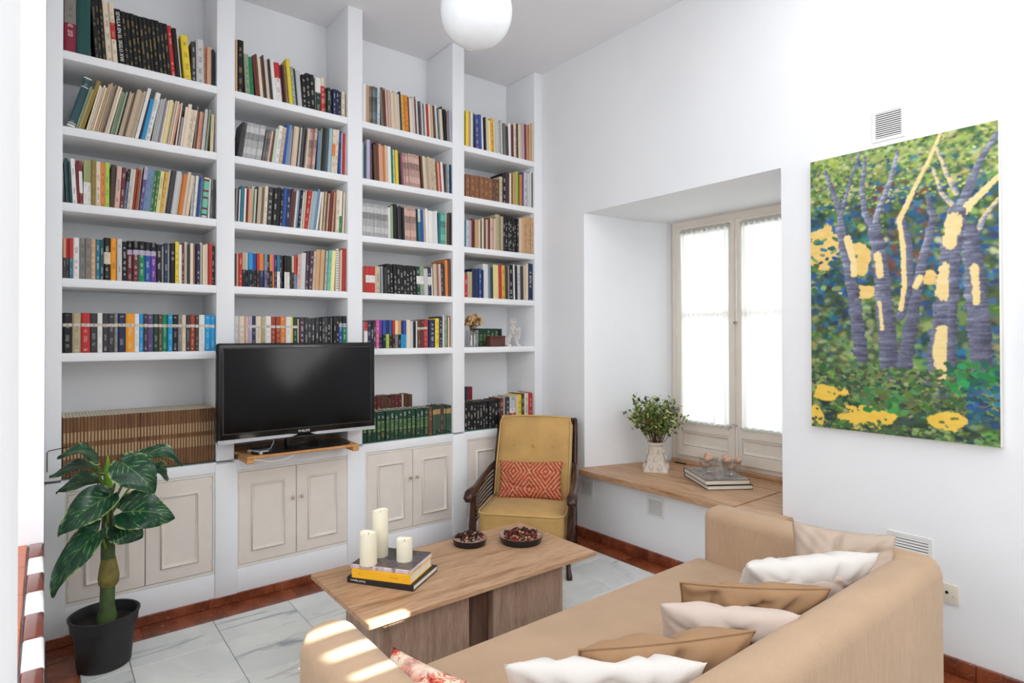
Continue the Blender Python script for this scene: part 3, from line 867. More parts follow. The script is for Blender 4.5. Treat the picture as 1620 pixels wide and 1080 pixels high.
    (3, 3): "60,15.5,rd,w 84,18,kh,n 62,20,nv,k*2 42,20.5,bl,w 32,20.5,nv,n L-1 92,23.5,wh,n 42,23,sb,n 42,23.5,ch,n 32,23.5,py,n 72,23.5,py,n 52,24,rd,k 72,24,gd,k 42,24.5,ch,n 32,24.5,gy,n 82,25,bk,w 26,25,wh,n 52,25,bk,n 72,25.5,lt,k 42,25.5,ch,n L0 62,26.5,be,n 38,26.5,cr,n 100,27.5,nv,w",
    (3, 5): "45,19,bk,w*10 52,19.5,bk,w 32,19.5,bk,w 62,20,mr,w 22,20,be,n 72,20.5,ch,w 100,21,lt,U 32,21,cr,n 62,21.5,yl,k 52,22,db,w 70,22,cr,k 60,22,rd,w 22,22.3,pk,n",
}
ROWS_ENC = {
    (2, 5): "60,18,dg,E*15 62,18,br,g 40,18,dg,G*3 52,18.5,db,g 38,18,dg,G*3",
    (3, 4): "_250 52,13,dg,E*6 52,13,bk,n _340",
}
ROWS_BACK = {
    (2, 5): "_120 60,25,dr,n*2 40,25,mr,g*3 42,24.5,br,n*3 40,25,mr,g*3 30,24.5,cr,n 44,25,br,n*2 _260",
    (3, 5): "_30 60,23.5,db,n 60,24.5,kh,n 60,26,br,n 60,27,db,n 60,28,nv,n 90,28.5,dr,n _700",
}
ORD = ['first', 'second', 'third', 'fourth', 'fifth', 'sixth', 'seventh', 'eighth', 'ninth', 'tenth', 'eleventh', 'twelfth', 'thirteenth', 'fourteenth', 'fifteenth', 'sixteenth', 'seventeenth', 'eighteenth', 'nineteenth', 'twentieth']


def ordw(i):
    if i < 20: return ORD[i]
    n = i + 1
    return '%d%s' % (n, {1: 'st', 2: 'nd', 3: 'rd'}.get(n % 10, 'th') if n % 100 not in (11, 12, 13) else 'th')


BAYN = ['leftmost', 'second', 'third', 'rightmost']
ROWN = ['top', 'second', 'third', 'fourth', 'fifth', 'counter']
GOLD, INKD, INKL = S(186, 160, 100), S(40, 36, 36), S(224, 222, 214)


def segs(c, look, h):
    """spine strips from bottom to top: (z0, z1, colour, ink, amount)"""
    b = PLIN[c]
    ink, amt = b, 0.0
    for ch, col in (('w', INKL), ('g', GOLD), ('k', INKD)):
        if ch in look.replace('wh', '').replace('gy', '').replace('gd', '').replace('bk', '').replace('kh', '').replace('sk', '').replace('mg', '').replace('dg', '').replace('pk', '').replace('gn', '').replace('sg', '').replace('pg', '').replace('tg', ''):
            ink, amt = col, 0.95
    out = [[0.0, 0.09, b, ink, amt], [0.09, 0.14, b, b, 0], [0.14, 0.86, b, ink, amt], [0.86, 1.0, b, b, 0]]
    if look.startswith('o'):
        out = [[0, 0.05, b, b, 0], [0.05, 0.09, b, INKL, 1], [0.09, 0.655, b, INKL if c not in ('wh', 'cr', 'kh', 'lt') else INKD, 0.5], [0.655, 0.735, S(206, 198, 186), S(90, 60, 50), 1], [0.735, 0.9, b, b, 0], [0.9, 0.94, b, INKL, 1], [0.94, 1, b, b, 0]]
    elif look.startswith('q'):
        out = [[0, 0.06, b, b, 0], [0.06, 0.22, b, INKL, 0.6], [0.22, 0.66, b, INKL, 0.95], [0.66, 0.78, PLIN['li'], INKD, 0.2], [0.78, 1, PLIN['bk'], INKL, 0.5]]
    elif look.startswith('m'):
        d = tuple(x * 0.42 for x in b[:3]) + (1,)
        e = tuple(x * 0.72 for x in b[:3]) + (1,)
        out = [[0, 0.12, e, INKD, 0.5], [0.12, 0.3, b, INKD, 0.25], [0.3, 0.52, e, INKD, 0.3], [0.52, 0.72, d, INKL, 0.3], [0.72, 0.9, b, INKD, 0.35], [0.9, 1, e, INKD, 0.6]]
    elif look.startswith('E'):
        p = S(150, 168, 104)
        out = [[0, 0.05, b, b, 0], [0.05, 0.16, b, GOLD, 1], [0.16, 0.34, b, GOLD, 0.8], [0.34, 0.36, p, p, 0], [0.36, 0.64, S(74, 104, 66), p, 0.9], [0.64, 0.66, p, p, 0], [0.66, 0.7, b, b, 0], [0.7, 0.92, b, INKL, 1], [0.92, 1, b, b, 0]]
    elif look.startswith('G'):
        out = [[0, 0.06, b, b, 0], [0.06, 0.14, b, INKL, 1], [0.14, 0.72, S(62, 84, 68), b, 0.4], [0.72, 0.9, S(176, 142, 96), b, 0.3], [0.9, 1, b, b, 0]]
    elif look.startswith('Z'):
        d = S(120, 40, 58)
        out = [[0, 0.05, PLIN['lt'], INKD, 0.6], [0.05, 0.09, PLIN['ch'], b, 0], [0.09, 0.2, b, b, 0], [0.2, 0.25, d, b, 0], [0.25, 0.47, b, b, 0], [0.47, 0.52, d, d, 0], [0.52, 0.64, b, b, 0], [0.64, 0.69, d, d, 0], [0.69, 0.91, b, b, 0], [0.91, 0.96, d, d, 0], [0.96, 1, PLIN['cr'], b, 0]]
    elif look.startswith('U'):
        out = [[0, 0.3, PLIN['wh'], INKD, 1], [0.3, 0.42, PLIN['rd'], PLIN['wh'], 0.9], [0.42, 0.52, PLIN['wh'], PLIN['rd'], 1], [0.52, 0.58, PLIN['wh'], PLIN['nv'], 1], [0.58, 0.85, b, b, 0], [0.85, 1, b, PLIN['nv'], 1]]
    elif look.startswith('S') or look.startswith('V'):
        out = [[0, 1, b, b, 0]]
    elif look.startswith('F'):
        out = [[0, 0.04, INKL, b, 0], [0.04, 0.06, b, b, 0], [0.06, 0.075, INKL, b, 0], [0.075, 0.2, b, INKL, 0.5], [0.2, 0.8, b, b, 0], [0.8, 0.815, INKL, b, 0], [0.815, 0.98, b, INKL, 0.4], [0.98, 1, INKL, b, 0]]
    import re
    for kind, cc, num in re.findall(r'([TBM])([a-z]{2})(\d*)', look):
        n_ = (int(num) if num else 25) / 100.0
        lo, hi = {'T': (1 - n_, 1.0), 'B': (0.0, n_), 'M': (0.38, 0.66)}[kind]
        new = []
        for z0, z1, c_, i_, a_ in out:
            if z1 <= lo or z0 >= hi:
                new.append([z0, z1, c_, i_, a_])
                continue
            if z0 < lo: new.append([z0, lo, c_, i_, a_])
            if z1 > hi: new.append([hi, z1, c_, i_, a_])
        dark = sum(PLIN[cc][:3]) < 0.6
        new.append([lo, hi, PLIN[cc], INKL if dark else INKD, 0.55])
        out = sorted(new, key=lambda q: q[0])
    return out


class BookMB:
    def __init__(s):
        s.v, s.f, s.c, s.i, s.u = [], [], [], [], []

    def q(s, pts, col, ink=(0, 0, 0, 0), uv=None):
        b = len(s.v)
        s.v.extend(pts)
        s.f.append(tuple(range(b, b + len(pts))))
        s.c.extend([col] * len(pts))
        s.i.extend([ink] * len(pts))
        s.u.extend(uv or [(0, 0)] * len(pts))

    def mesh(s, name):
        me = bpy.data.meshes.new(name)
        me.from_pydata(s.v, [], s.f)
        a = me.color_attributes.new('Col', 'FLOAT_COLOR', 'CORNER')
        a.data.foreach_set('color', np.array(s.c, dtype=np.float32).ravel())
        a = me.color_attributes.new('Ink', 'FLOAT_COLOR', 'CORNER')
        a.data.foreach_set('color', np.array(s.i, dtype=np.float32).ravel())
        uv = me.uv_layers.new(name='UVMap')
        uv.data.foreach_set('uv', np.array(s.u, dtype=np.float32).ravel())
        me.materials.append(BOOK)
        me.update()
        return me


def book_geo(bm, w, d, h, c, look, seed, M=None, page=PAGE):
    """spine to the front (y = 0), covers, recessed page block"""
    rj = random.Random(seed * 13 + 1)
    j_ = rj.uniform(0.86, 1.12)
    base = tuple(min(1, q_ * j_) for q_ in PLIN[c][:3]) + (1,)
    jit = (lambda q_: tuple(min(1, z_ * j_) for z_ in q_[:3]) + (1,)) if look == 'n' else (lambda q_: q_)
    T = (lambda p: tuple(M @ Vector(p))) if M is not None else (lambda p: p)
    bulge = min(0.004, 0.12 * w) if w > 0.016 else 0.0
    xs = ([0, 0.16 * w, 0.84 * w, w] if look[0] == 'E' else [0, 0.25 * w, 0.75 * w, w]) if bulge else [0, w]
    ys = [bulge, 0, 0, bulge] if bulge else [0, 0]
    for z0, z1, col, ik, amt in segs(c, look, h):
        for i in range(len(xs) - 1):
            u0, u1 = xs[i] / w * 0.998 + 0.001, xs[i + 1] / w * 0.998 + 0.001
            bm.q([T((xs[i], ys[i], z0 * h)), T((xs[i + 1], ys[i + 1], z0 * h)), T((xs[i + 1], ys[i + 1], z1 * h)), T((xs[i], ys[i], z1 * h))], base if (look[0] == 'E' and bulge and i != 1) else jit(col), tuple(ik[:3]) + (0.0 if (look[0] == 'E' and bulge and i != 1) else amt,),
                 [(seed + u0, z0 * h + seed * 0.37), (seed + u1, z0 * h + seed * 0.37), (seed + u1, z1 * h + seed * 0.37), (seed + u0, z1 * h + seed * 0.37)])
    yb = bulge
    bm.q([T((0, d, 0)), T((0, yb, 0)), T((0, yb, h)), T((0, d, h))], base)
    bm.q([T((w, yb, 0)), T((w, d, 0)), T((w, d, h)), T((w, yb, h))], base)
    bm.q([T((0, d, 0)), T((0, d, h)), T((w, d, h)), T((w, d, 0))], page)
    bm.q([T((0, yb, 0)), T((0, d, 0)), T((w, d, 0)), T((w, yb, 0))], page)
    e = min(0.0022, w * 0.18)
    s_ = 0.003
    y1 = yb + e
    o = [(0, yb, h), (w, yb, h), (w, d, h), (0, d, h)]
    n_ = [(e, y1, h), (w - e, y1, h), (w - e, d, h), (e, d, h)]
    g = [(p[0], p[1], h - s_) for p in n_]
    if bulge:
        bm.q([T((0, yb, h)), T((xs[1], 0, h)), T((xs[2], 0, h)), T((w, yb, h))], base)
    bm.q([T(o[0]), T(o[1]), T(n_[1]), T(n_[0])], base)
    bm.q([T(o[1]), T(o[2]), T(n_[2]), T(n_[1])], base)
    bm.q([T(o[3]), T(o[0]), T(n_[0]), T(n_[3])], base)
    bm.q([T(n_[0]), T(n_[1]), T(g[1]), T(g[0])], base)
    bm.q([T(n_[1]), T(n_[2]), T(g[2]), T(g[1])], base)
    bm.q([T(n_[3]), T(n_[0]), T(g[0]), T(g[3])], base)
    bm.q([T(g[0]), T(g[1]), T(g[2]), T(g[3])], page)


def parse(spec):
    out, lean = [], 0.0
    for t in spec.split():
        if t[0] == '_':
            out.append(('gap', float(t[1:])))
        elif t[0] == 'L':
            lean = math.radians(float(t[1:]))
        else:
            n_ = 1
            if '*' in t:
                t, r = t.split('*')
                n_ = int(r)
            p = t.split(',')
            for _ in range(n_):
                out.append((float(p[0]), float(p[1]) / 100.0, p[2], p[3] if len(p) > 3 else 'n', lean))
    return out


LOOKW = {'o': ' with a picture band', 'q': ' with a black top', 'm': '', 'w': ' with white lettering', 'g': ' with gold lettering', 'k': ' with dark lettering', 'E': ' with gold tooling', 'G': ' with tan stripe', 'F': ' with white outline', 'R': ' with spiral binding', 'Z': ' with dark bars', 'U': ' with striped flag spine', 'S': ' with large white title', 'V': ' with large white title', 'n': '', 'T': ' with two-tone spine', 'B': ' with two-tone spine', 'M': ' with a title label'}
BK = []  # every book: dict


def lay(bay, row, spec, kind, back=0.0, where=''):
    a, b = BAYS[bay]
    items = parse(spec)
    tot = sum((t[1] if t[0] == 'gap' else t[0] / math.cos(t[4])) for t in items)
    # books fan out where the lean changes: tops touch, feet stand apart
    fan, prev = {}, None
    for j_, t in enumerate(items):
        if t[0] == 'gap':
            continue
        if prev is None and t[4] < 0:
            fan[j_] = t[1] * math.tan(-t[4])
        elif prev is not None and prev[4] > t[4] + 1e-6:
            fan[j_] = min(prev[1], t[1]) * (math.tan(prev[4]) - math.tan(t[4])) * 0.9
        prev = t
    tail = prev[1] * math.tan(prev[4]) if prev[4] > 0 else 0.0
    sc_ = (b - a - 0.006 - sum(fan.values()) - tail) / tot
    x = a + 0.003
    z = (SHZ[row] if row < 5 else CTZ + (0.006 if bay != 1 else 0)) + 0.0005
    n_ = 0
    rr = random.Random(bay * 100 + row * 7 + int(back * 100))
    for j_, t in enumerate(items):
        if t[0] == 'gap':
            x += t[1] * sc_
            continue
        x += fan.get(j_, 0.0)
        w, h, c, look, lean = t
        foot = w * sc_ / math.cos(lean)
        wd = w * sc_ * ((0.975 if w > 30 else (0.93 if look != 'n' else 0.87)) if look[0] not in 'EG' else 0.94)
        d = min(0.30, max(0.11, h * 0.70)) if not back else 0.075
        y = YB + 0.006 + rr.random() * (0.010 if w > 30 else 0.028) + back
        h_ = h * (1 + (rr.uniform(-0.008, 0.008) if look != 'n' else rr.uniform(-0.06, 0.035)))
        BK.append(dict(bay=bay, row=row, n=n_, w=wd, h=h_, d=min(d, YW - 0.012 - y), c=c, look=look, lean=lean, x=x, y=y, z=z + max(0, wd * math.sin(lean)), kind=kind, where=where,
                       area=wd * h_ / (x * 0.62 + 2.66) ** 2))
        n_ += 1
        x += foot


for (b_, r_), sp in ROWS.items():
    lay(b_, r_, sp, 'book')
for (b_, r_), sp in ROWS_ENC.items():
    lay(b_, r_, sp, 'bound_volume', 0.10 if r_ == 4 else 0.0)
for (b_, r_), sp in ROWS_BACK.items():
    lay(b_, r_, sp, 'book', 0.235, 'back row')
# thin pale pamphlets and striped magazines are kinds of their own
for q in BK:
    if q['kind'] == 'book':
        if q['look'].startswith('m'): q['kind'] = 'magazine'
        elif q['w'] < 0.0118 and q['look'] == 'n' and not q['where']: q['kind'] = 'booklet'
keep = set()
for kd, lim in (('book', 300), ('magazine', 60), ('booklet', 200), ('bound_volume', 60)):
    qs = sorted([i for i, q in enumerate(BK) if q['kind'] == kd], key=lambda i: -BK[i]['area'])
    keep |= set(qs[:lim])
GRP = {'book': 'books on the built-in shelves', 'magazine': 'magazines on the built-in shelves', 'booklet': 'thin booklets on the built-in shelves', 'bound_volume': 'matching dark green bound volumes'}
NOUN = {'book': 'book', 'magazine': 'magazine', 'booklet': 'thin booklet', 'bound_volume': 'bound volume'}
rest = BookMB()
SPECIAL = {}
for i, q in enumerate(BK):
    if i in keep:
        bm_ = BookMB()
        book_geo(bm_, q['w'], q['d'], q['h'], q['c'], q['look'], i + 1)
        o = link(q['kind'], bm_.mesh(q['kind']))
        o.location = (q['x'], q['y'], q['z'])
        o.rotation_euler = (0, q['lean'], 0)
        lk = LOOKW[q['look'][0]]
        shelf = ('%s shelf' % ROWN[q['row']]) if q['row'] < 5 else 'counter'
        lab = '%s %s%s, %s from left on %s, %s bay' % (PAL[q['c']][0], NOUN[q['kind']], lk, ordw(q['n']), shelf, BAYN[q['bay']])
        if q['where']:
            lab = '%s book standing behind the front row, %s from left, %s bay counter' % (PAL[q['c']][0], ordw(q['n']), BAYN[q['bay']])
        if q['look'].startswith('m'):
            lab = '%s striped-spine magazine, %s from left on %s, %s bay' % (PAL[q['c']][0], ordw(q['n']), shelf, BAYN[q['bay']])
        tag(o, lab, 'magazine' if q['kind'] == 'magazine' else 'book', GRP[q['kind']])
        if q['look'] in ('S', 'V'): SPECIAL[q['look']] = (o, q)
        if q['look'].startswith('R'):
            sp_ = MB()
            for j in range(16):
                z = q['h'] * (0.05 + 0.06 * j)
                sp_.tube([(q['w'] * 0.1, -0.001, z), (q['w'] * 0.5, -0.005, z + 0.003), (q['w'] * 0.9, -0.001, z)], 0.0013, 5)
            sp_.build('spiral', BLACKM, o, local=True)
    else:
        M = Matrix.Translation((q['x'], q['y'], q['z'])) @ Matrix.Rotation(q['lean'], 4, 'Y')
        book_geo(rest, q['w'], q['d'], q['h'], q['c'], q['look'], i + 1, M)
if rest.v:
    tag(link('shelved_books', rest.mesh('shelved_books')), 'narrow remaining books packed between the larger ones on the shelves', 'books', kind='stuff')
# readable spine titles
for key, txt, sz, mat in (('S', 'SEVILLA EN EL SIGLO XVII', 0.0205, INKW),):
    if key in SPECIAL:
        o, q = SPECIAL[key]
        sgn = 1 if key == 'S' else -1
        M = Matrix.Translation((q['w'] / 2, -0.0006, q['h'] * 0.5)) @ Matrix.Rotation(math.pi / 2, 4, 'X') @ Matrix.Rotation(-sgn * math.pi / 2, 4, 'Z')
        text_mesh(txt, sz, 'spine_title', mat, o, M, local=True)

# brown bound journals on the lower left counter
k = NT('journal_cloth')
v = k.coords((1, 1, 1), rand=9.0)
sp3 = k.n('ShaderNodeSeparateXYZ')
tc = k.n('ShaderNodeTexCoord')
k.l(tc.outputs['Object'], sp3.inputs[0])
base = k.ramp(k.noise(v, 3, 4), [(0.3, S(104, 72, 48)), (0.7, S(140, 102, 70))])
lab1 = k.ramp(sp3.outputs[2], [(0.0, (0, 0, 0, 1)), (0.083, (0, 0, 0, 1)), (0.085, (1, 1, 1, 1)), (0.135, (1, 1, 1, 1)), (0.137, (0, 0, 0, 1)), (0.158, (0, 0, 0, 1)), (0.160, (1, 1, 1, 1)), (0.205, (1, 1, 1, 1)), (0.207, (0, 0, 0, 1))])
wbar = k.ramp(sp3.outputs[0], [(0.0, (0, 0, 0, 1)), (0.0036, (0, 0, 0, 1)), (0.0042, (1, 1, 1, 1)), (0.0080, (1, 1, 1, 1)), (0.0086, (0, 0, 0, 1))])
k.col(k.mix(k.mix(1.0, lab1, wbar, 'MULTIPLY'), base, S(196, 168, 130)))
JOUR = k.set(0.6, 0, 0.3)
PAGEM = plain('journal_pages', S(214, 204, 184), 0.9, var=0.08, nscale=40)
a, b = BAYS[0]
nj = 48
wj = (b - a - 0.008) / nj
jm = MB()
hJ, dJ = 0.275, 0.25
wI = wj * 0.88
jm.add([(0, 0.0025, 0), (wI * 0.5, 0, 0), (wI, 0.0025, 0), (0, 0.0025, hJ), (wI * 0.5, 0, hJ), (wI, 0.0025, hJ), (0, dJ, 0), (wI, dJ, 0), (0, dJ, hJ), (wI, dJ, hJ)],
       [(0, 1, 4, 3), (1, 2, 5, 4), (2, 7, 9, 5), (6, 0, 3, 8)])
jm.add([(0, 0.0025, hJ), (wI * 0.5, 0, hJ), (wI, 0.0025, hJ), (wI, dJ, hJ), (0, dJ, hJ)], [(0, 1, 2, 3, 4)], 1)
jm.add([(0, dJ, 0), (wI, dJ, 0), (wI, dJ, hJ), (0, dJ, hJ), (0, 0.0025, 0), (wI, 0.0025, 0)], [(1, 0, 3, 2), (4, 0, 1, 5)], 1)
jme = jm.mesh('bound_journal', [JOUR, PAGEM])
for i in range(nj):
    o = link('bound_journal', jme)
    o.location = (a + 0.004 + wj * i, YB + 0.006 + (0.004 if i in (5, 21, 22, 37) else 0) + RND.random() * 0.002, CTZ + 0.0065)
    tag(o, 'brown bound journal, %s from the left on the counter behind the plant' % ordw(i), 'book', 'matching brown bound journals')
# ================================================================== television on its board
bd = thing('television_board', (1.12, 3.35, 0.75), 'pine board shelf with short brackets under the television', 'shelf')
MB().rbox(0.815, 3.205, 0.776, 1.418, 3.60, 0.790, 0.002, 1).build('board', PINE, bd)
MB().rbox(0.815, 3.205, 0.751, 0.850, 3.378, 0.776, 0.002, 1).build('bracket', PINE, bd)
MB().rbox(1.383, 3.205, 0.751, 1.418, 3.378, 0.776, 0.002, 1).build('bracket', PINE, bd)
MB().rbox(0.815, 3.38, 0.7505, 1.418, 3.60, 0.776, 0.002, 1).build('riser', PINE, bd)
MB().rbox(0.80, 3.378, 0.776, 0.8148, 3.60, 0.790, 0.002, 1).build('edge_strip', PINE, bd)

tv = thing('television', (1.11, 3.31, 0.79), 'large black flat-screen television standing in front of the shelves', 'television')
TX0, TX1, TZ0, TZ1, TY = 0.684, 1.540, 0.862, 1.368, 3.25
m = MB().rbox(TX0, TY, TZ0, TX1, TY + 0.05, TZ1, 0.016, 4)
m.build('bezel', BLACKP, tv, smooth=True)
MB().rbox(TX0 + 0.05, TY + 0.045, TZ0 + 0.04, TX1 - 0.05, TY + 0.10, TZ1 - 0.05, 0.02, 3).build('rear_shell', BLACKM, tv, smooth=True)
MB().box(TX0 + 0.032, TY - 0.0008, TZ0 + 0.048, TX1 - 0.032, TY + 0.004, TZ1 - 0.028).build('screen', SCREEN, tv)
tr_ = MB()
ins = 0.004
for x0, z0, x1, z1 in ((TX0 + 0.026, TZ0 + 0.042, TX0 + 0.032, TZ1 - 0.022), (TX1 - 0.032, TZ0 + 0.042, TX1 - 0.026, TZ1 - 0.022), (TX0 + 0.032, TZ1 - 0.028, TX1 - 0.032, TZ1 - 0.022), (TX0 + 0.032, TZ0 + 0.042, TX1 - 0.032, TZ0 + 0.048)):
    tr_.box(x0, TY - 0.002, z0, x1, TY + 0.004, z1)
tr_.build('screen_surround', BLACKM, tv)
# silver strip along the lower edge, tapering out at the middle
for x0, x1, tip in ((TX0 + 0.004, 1.055, 1), (1.185, TX1 - 0.004, -1)):
    if tip > 0:
        pts = [(x0, TZ0 - 0.004), (x1, TZ0 + 0.002), (x1 + 0.03, TZ0 + 0.0125), (x1 - 0.01, TZ0 + 0.0165), (x0, TZ0 + 0.0165)]
    else:
        pts = [(x0, TZ0 + 0.002), (x1, TZ0 - 0.004), (x1, TZ0 + 0.0165), (x0 + 0.01, TZ0 + 0.0165), (x0 - 0.03, TZ0 + 0.0125)]
    n_ = len(pts)
    mm = MB().add([(x, TY - 0.004, z) for x, z in pts] + [(x, TY + 0.02, z) for x, z in pts], [tuple(range(n_))] + [(i, i + n_, (i + 1) % n_ + n_, (i + 1) % n_) for i in range(n_)])
    mm.build('silver_trim', SILVERP, tv)
text_mesh('PHILIPS', 0.017, 'maker_name', INKW, tv, Matrix.Translation((1.12, TY - 0.0006, TZ0 + 0.027)) @ Matrix.Rotation(math.pi / 2, 4, 'X') @ Matrix.Scale(1.15, 4, (1, 0, 0)))
MB().rbox(1.03, TY + 0.012, 0.80, 1.21, TY + 0.055, TZ0 + 0.03, 0.008, 2).build('stand_neck', BLACKP, tv, smooth=True)


def base_f(u, v):
    a = 2 * math.pi * u
    c_, s_ = math.cos(a), math.sin(a)
    r = 1 if v > 0.3 else v / 0.3
    x = 1.12 + 0.27 * r * math.copysign(abs(c_) ** 0.35, c_) * (1 - 0.1 * (s_ > 0))
    y = TY + 0.06 + 0.10 * r * math.copysign(abs(s_) ** 0.5, s_)
    z = 0.7905 + (0.013 if v < 0.6 else 0.013 * (1 - (v - 0.6) / 0.4))
    return (x, y, z)


MB().grid(48, 8, base_f, closed_u=True).build('stand_base', BLACKP, tv, smooth=True)
rc = thing('remote_control', (0.90, 3.235, 0.79), 'grey remote control lying on the television board, left end', 'remote', rz=0.35)
MB().rbox(-0.022, -0.012, 0.001, 0.030, 0.10, 0.018, 0.004, 2).build('body', SILVERP, rc, smooth=True, local=True)
kp = MB()
for i in range(3):
    for j in range(5):
        kp.rbox(-0.014 + 0.014 * i, 0.0 + 0.016 * j, 0.018, -0.006 + 0.014 * i, 0.010 + 0.016 * j, 0.020, 0.001, 1)
kp.build('keypad', BLACKM, rc, local=True)
an = thing('decoder_box', (0.955, 3.285, 0.79), 'small black decoder box with cable under the television', 'electronic box')
MB().rbox(0.862, 3.275, 0.791, 0.842 + 0.09, 3.34, 0.812, 0.003, 2).build('body', BLACKM, an, smooth=True)
MB().tube([(0.93, 3.30, 0.80), (0.955, 3.285, 0.808), (0.968, 3.275, 0.842), (0.966, 3.285, 0.862)], 0.0025, 6).build('cable', SILVERP, an, smooth=True)
MB().tube([(0.85, 3.207, 0.774), (0.93, 3.2, 0.752), (1.0, 3.2, 0.7545), (1.05, 3.205, 0.772)], 0.0016, 6).build('hanging_cable', INKW, an, smooth=True)

# ================================================================== coffee table
ct = thing('coffee_table', (1.455, 2.21, 0), 'low wooden coffee table with two block legs, in front of the sofa', 'table')
MB().rbox(0.890, 1.932, 0.380, 2.024, 2.497, 0.400, 0.0015, 1).build('tabletop', OAKTOP, ct)
MB().rbox(0.962, 1.966, 0.0, 1.334, 2.30, 0.380, 0.0015, 1).build('block_leg', OAKBASE, ct)
MB().rbox(1.453, 1.966, 0.0, 1.842, 2.30, 0.380, 0.0015, 1).build('block_leg', OAKBASE, ct)
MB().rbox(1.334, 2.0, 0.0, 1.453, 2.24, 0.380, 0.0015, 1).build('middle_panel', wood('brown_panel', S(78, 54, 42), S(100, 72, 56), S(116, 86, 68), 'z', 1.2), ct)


# three stacked books, lying flat
def flat_book(name, fl_, fr_, depth, z0, z1, mat, lab, title=None, tmat_=None, tsize=0.01, toff=0.0, cover_mat=None):
    a, b = Vector(fl_), Vector(fr_)
    ux = (b - a).normalized()
    L = (b - a).length
    t = thing(name, (a.x, a.y, z0), lab, 'book', rz=math.atan2(ux.y, ux.x), group='large books stacked on the coffee table')
    h = z1 - z0
    e = 0.003
    cv = MB().rbox(0, 0.004, h - e, L, depth, h, 0.0008, 1).rbox(0, 0.004, 0, L, depth, e, 0.0008, 1).rbox(0, 0, 0, L, 0.0045, h, 0.0015, 2)
    cv.build('cover', mat, t, local=True)
    if cover_mat:
        MB().rbox(0.002, 0.006, h, L - 0.002, depth - 0.001, h + 0.0006, 0.0002, 1).build('dust_jacket', cover_mat, t, local=True)
    MB().rbox(0.004, 0.0046, e, L - 0.004, depth - 0.004, h - e, 0.0008, 1).build('pages', PAPER, t, local=True)
    if title:
        text_mesh(title, tsize, 'spine_title', tmat_, t, Matrix.Translation((L * (0.5 + toff), -0.0004, h / 2)) @ Matrix.Rotation(math.pi / 2, 4, 'X') @ Matrix.Rotation(math.pi, 4, 'Z'), local=True)
    return t


def spine_print(t, L, h, x0, x1, col, seed):
    q = BookMB()
    q.q([(x0 * L, -0.0003, h * 0.25), (x1 * L, -0.0003, h * 0.25), (x1 * L, -0.0003, h * 0.75), (x0 * L, -0.0003, h * 0.75)], col[0], tuple(col[1][:3]) + (1.0,), [(seed + 0.999, x0 * L * 0.7), (seed + 0.999, x1 * L * 0.7), (seed + 0.001, x1 * L * 0.7), (seed + 0.001, x0 * L * 0.7)])
    link('spine_print', q.mesh('spine_print'), t, local=True)


k = NT('yellow_cloth')
kv = k.coords()
k.col(k.ramp(k.noise(kv, 30, 3), [(0.3, S(240, 176, 30)), (0.7, S(248, 190, 48))]))
YELB = k.set(0.45, 0, 0.4)
k = NT('photo_jacket')
kv = k.coords()
k.col(k.ramp(k.noise(kv, 14, 6, 0.7, 1.2), [(0.25, S(40, 36, 38)), (0.42, S(104, 92, 92)), (0.55, S(70, 60, 60)), (0.75, S(150, 134, 132))]))
JACK = k.set(0.12, 0, 0.6)
k = NT('jacket_spine')
kv = k.coords((6, 1, 1))
k.col(k.ramp(k.noise(kv, 9, 5), [(0.3, S(120, 96, 104)), (0.5, S(206, 188, 194)), (0.7, S(226, 214, 214))]))
JSP = k.set(0.25, 0, 0.5)
BLKB = plain('black_book_cloth', S(28, 25, 25), 0.4)
OCHRE = plain('ochre_ink', S(196, 132, 20), 0.6)
flat_book('table_book', (0.976, 2.323), (1.143, 2.073), 0.222, 0.400, 0.424, BLKB, 'black book at the bottom of the stack on the coffee table', 'David Aguera', INKW, 0.0125, -0.33)
yb_ = flat_book('table_book', (0.986, 2.300), (1.137, 2.086), 0.205, 0.4245, 0.4615, YELB, 'thick yellow book in the middle of the coffee table stack', None, OCHRE, 0.02)
spine_print(yb_, 0.262, 0.037, 0.12, 0.88, (S(244, 183, 40), S(190, 130, 20)), 3)
flat_book('table_book', (0.984, 2.308), (1.139, 2.090), 0.212, 0.462, 0.4770, JSP, 'grey photo-covered book on top of the coffee table stack', cover_mat=JACK)
CZ = 0.4777


def candle(x, y, r, h, lab):
    t = thing('pillar_candle', (x, y, CZ), lab, 'candle', group='ivory pillar candles on the stacked books')
    m = MB().lathe([(r * 0.985, 0), (r, 0.002), (r, h - 0.004), (r * 0.97, h), (r * 0.86, h - 0.001), (r * 0.78, h - 0.008), (r * 0.4, h - 0.013), (0.0015, h - 0.014)], 40,
                   fn=lambda rr, z, a, k_: rr * (1 + (0.012 * math.sin(3 * a + x * 50) if z > h * 0.9 else 0)))
    for i, p in enumerate(m.v):
        if p[2] > h * 0.9:
            m.v[i] = (p[0], p[1], p[2] + 0.0035 * math.sin(2 * math.atan2(p[1], p[0]) + x * 40))
    m.build('wax', WAX, t, smooth=True, local=True)
    MB().tube([(0, 0, h - 0.015), (0.0005, 0, h - 0.006), (0.002, 0.001, h - 0.002)], 0.001, 6).build('wick', BLACKM, t, local=True)


candle(1.041, 2.261, 0.0345, 0.128, 'middle-height ivory pillar candle at the front left of the books')
candle(1.120, 2.317, 0.0335, 0.190, 'tallest ivory pillar candle, behind the other two')
candle(1.176, 2.208, 0.0325, 0.088, 'shortest ivory pillar candle, on the right of the books')

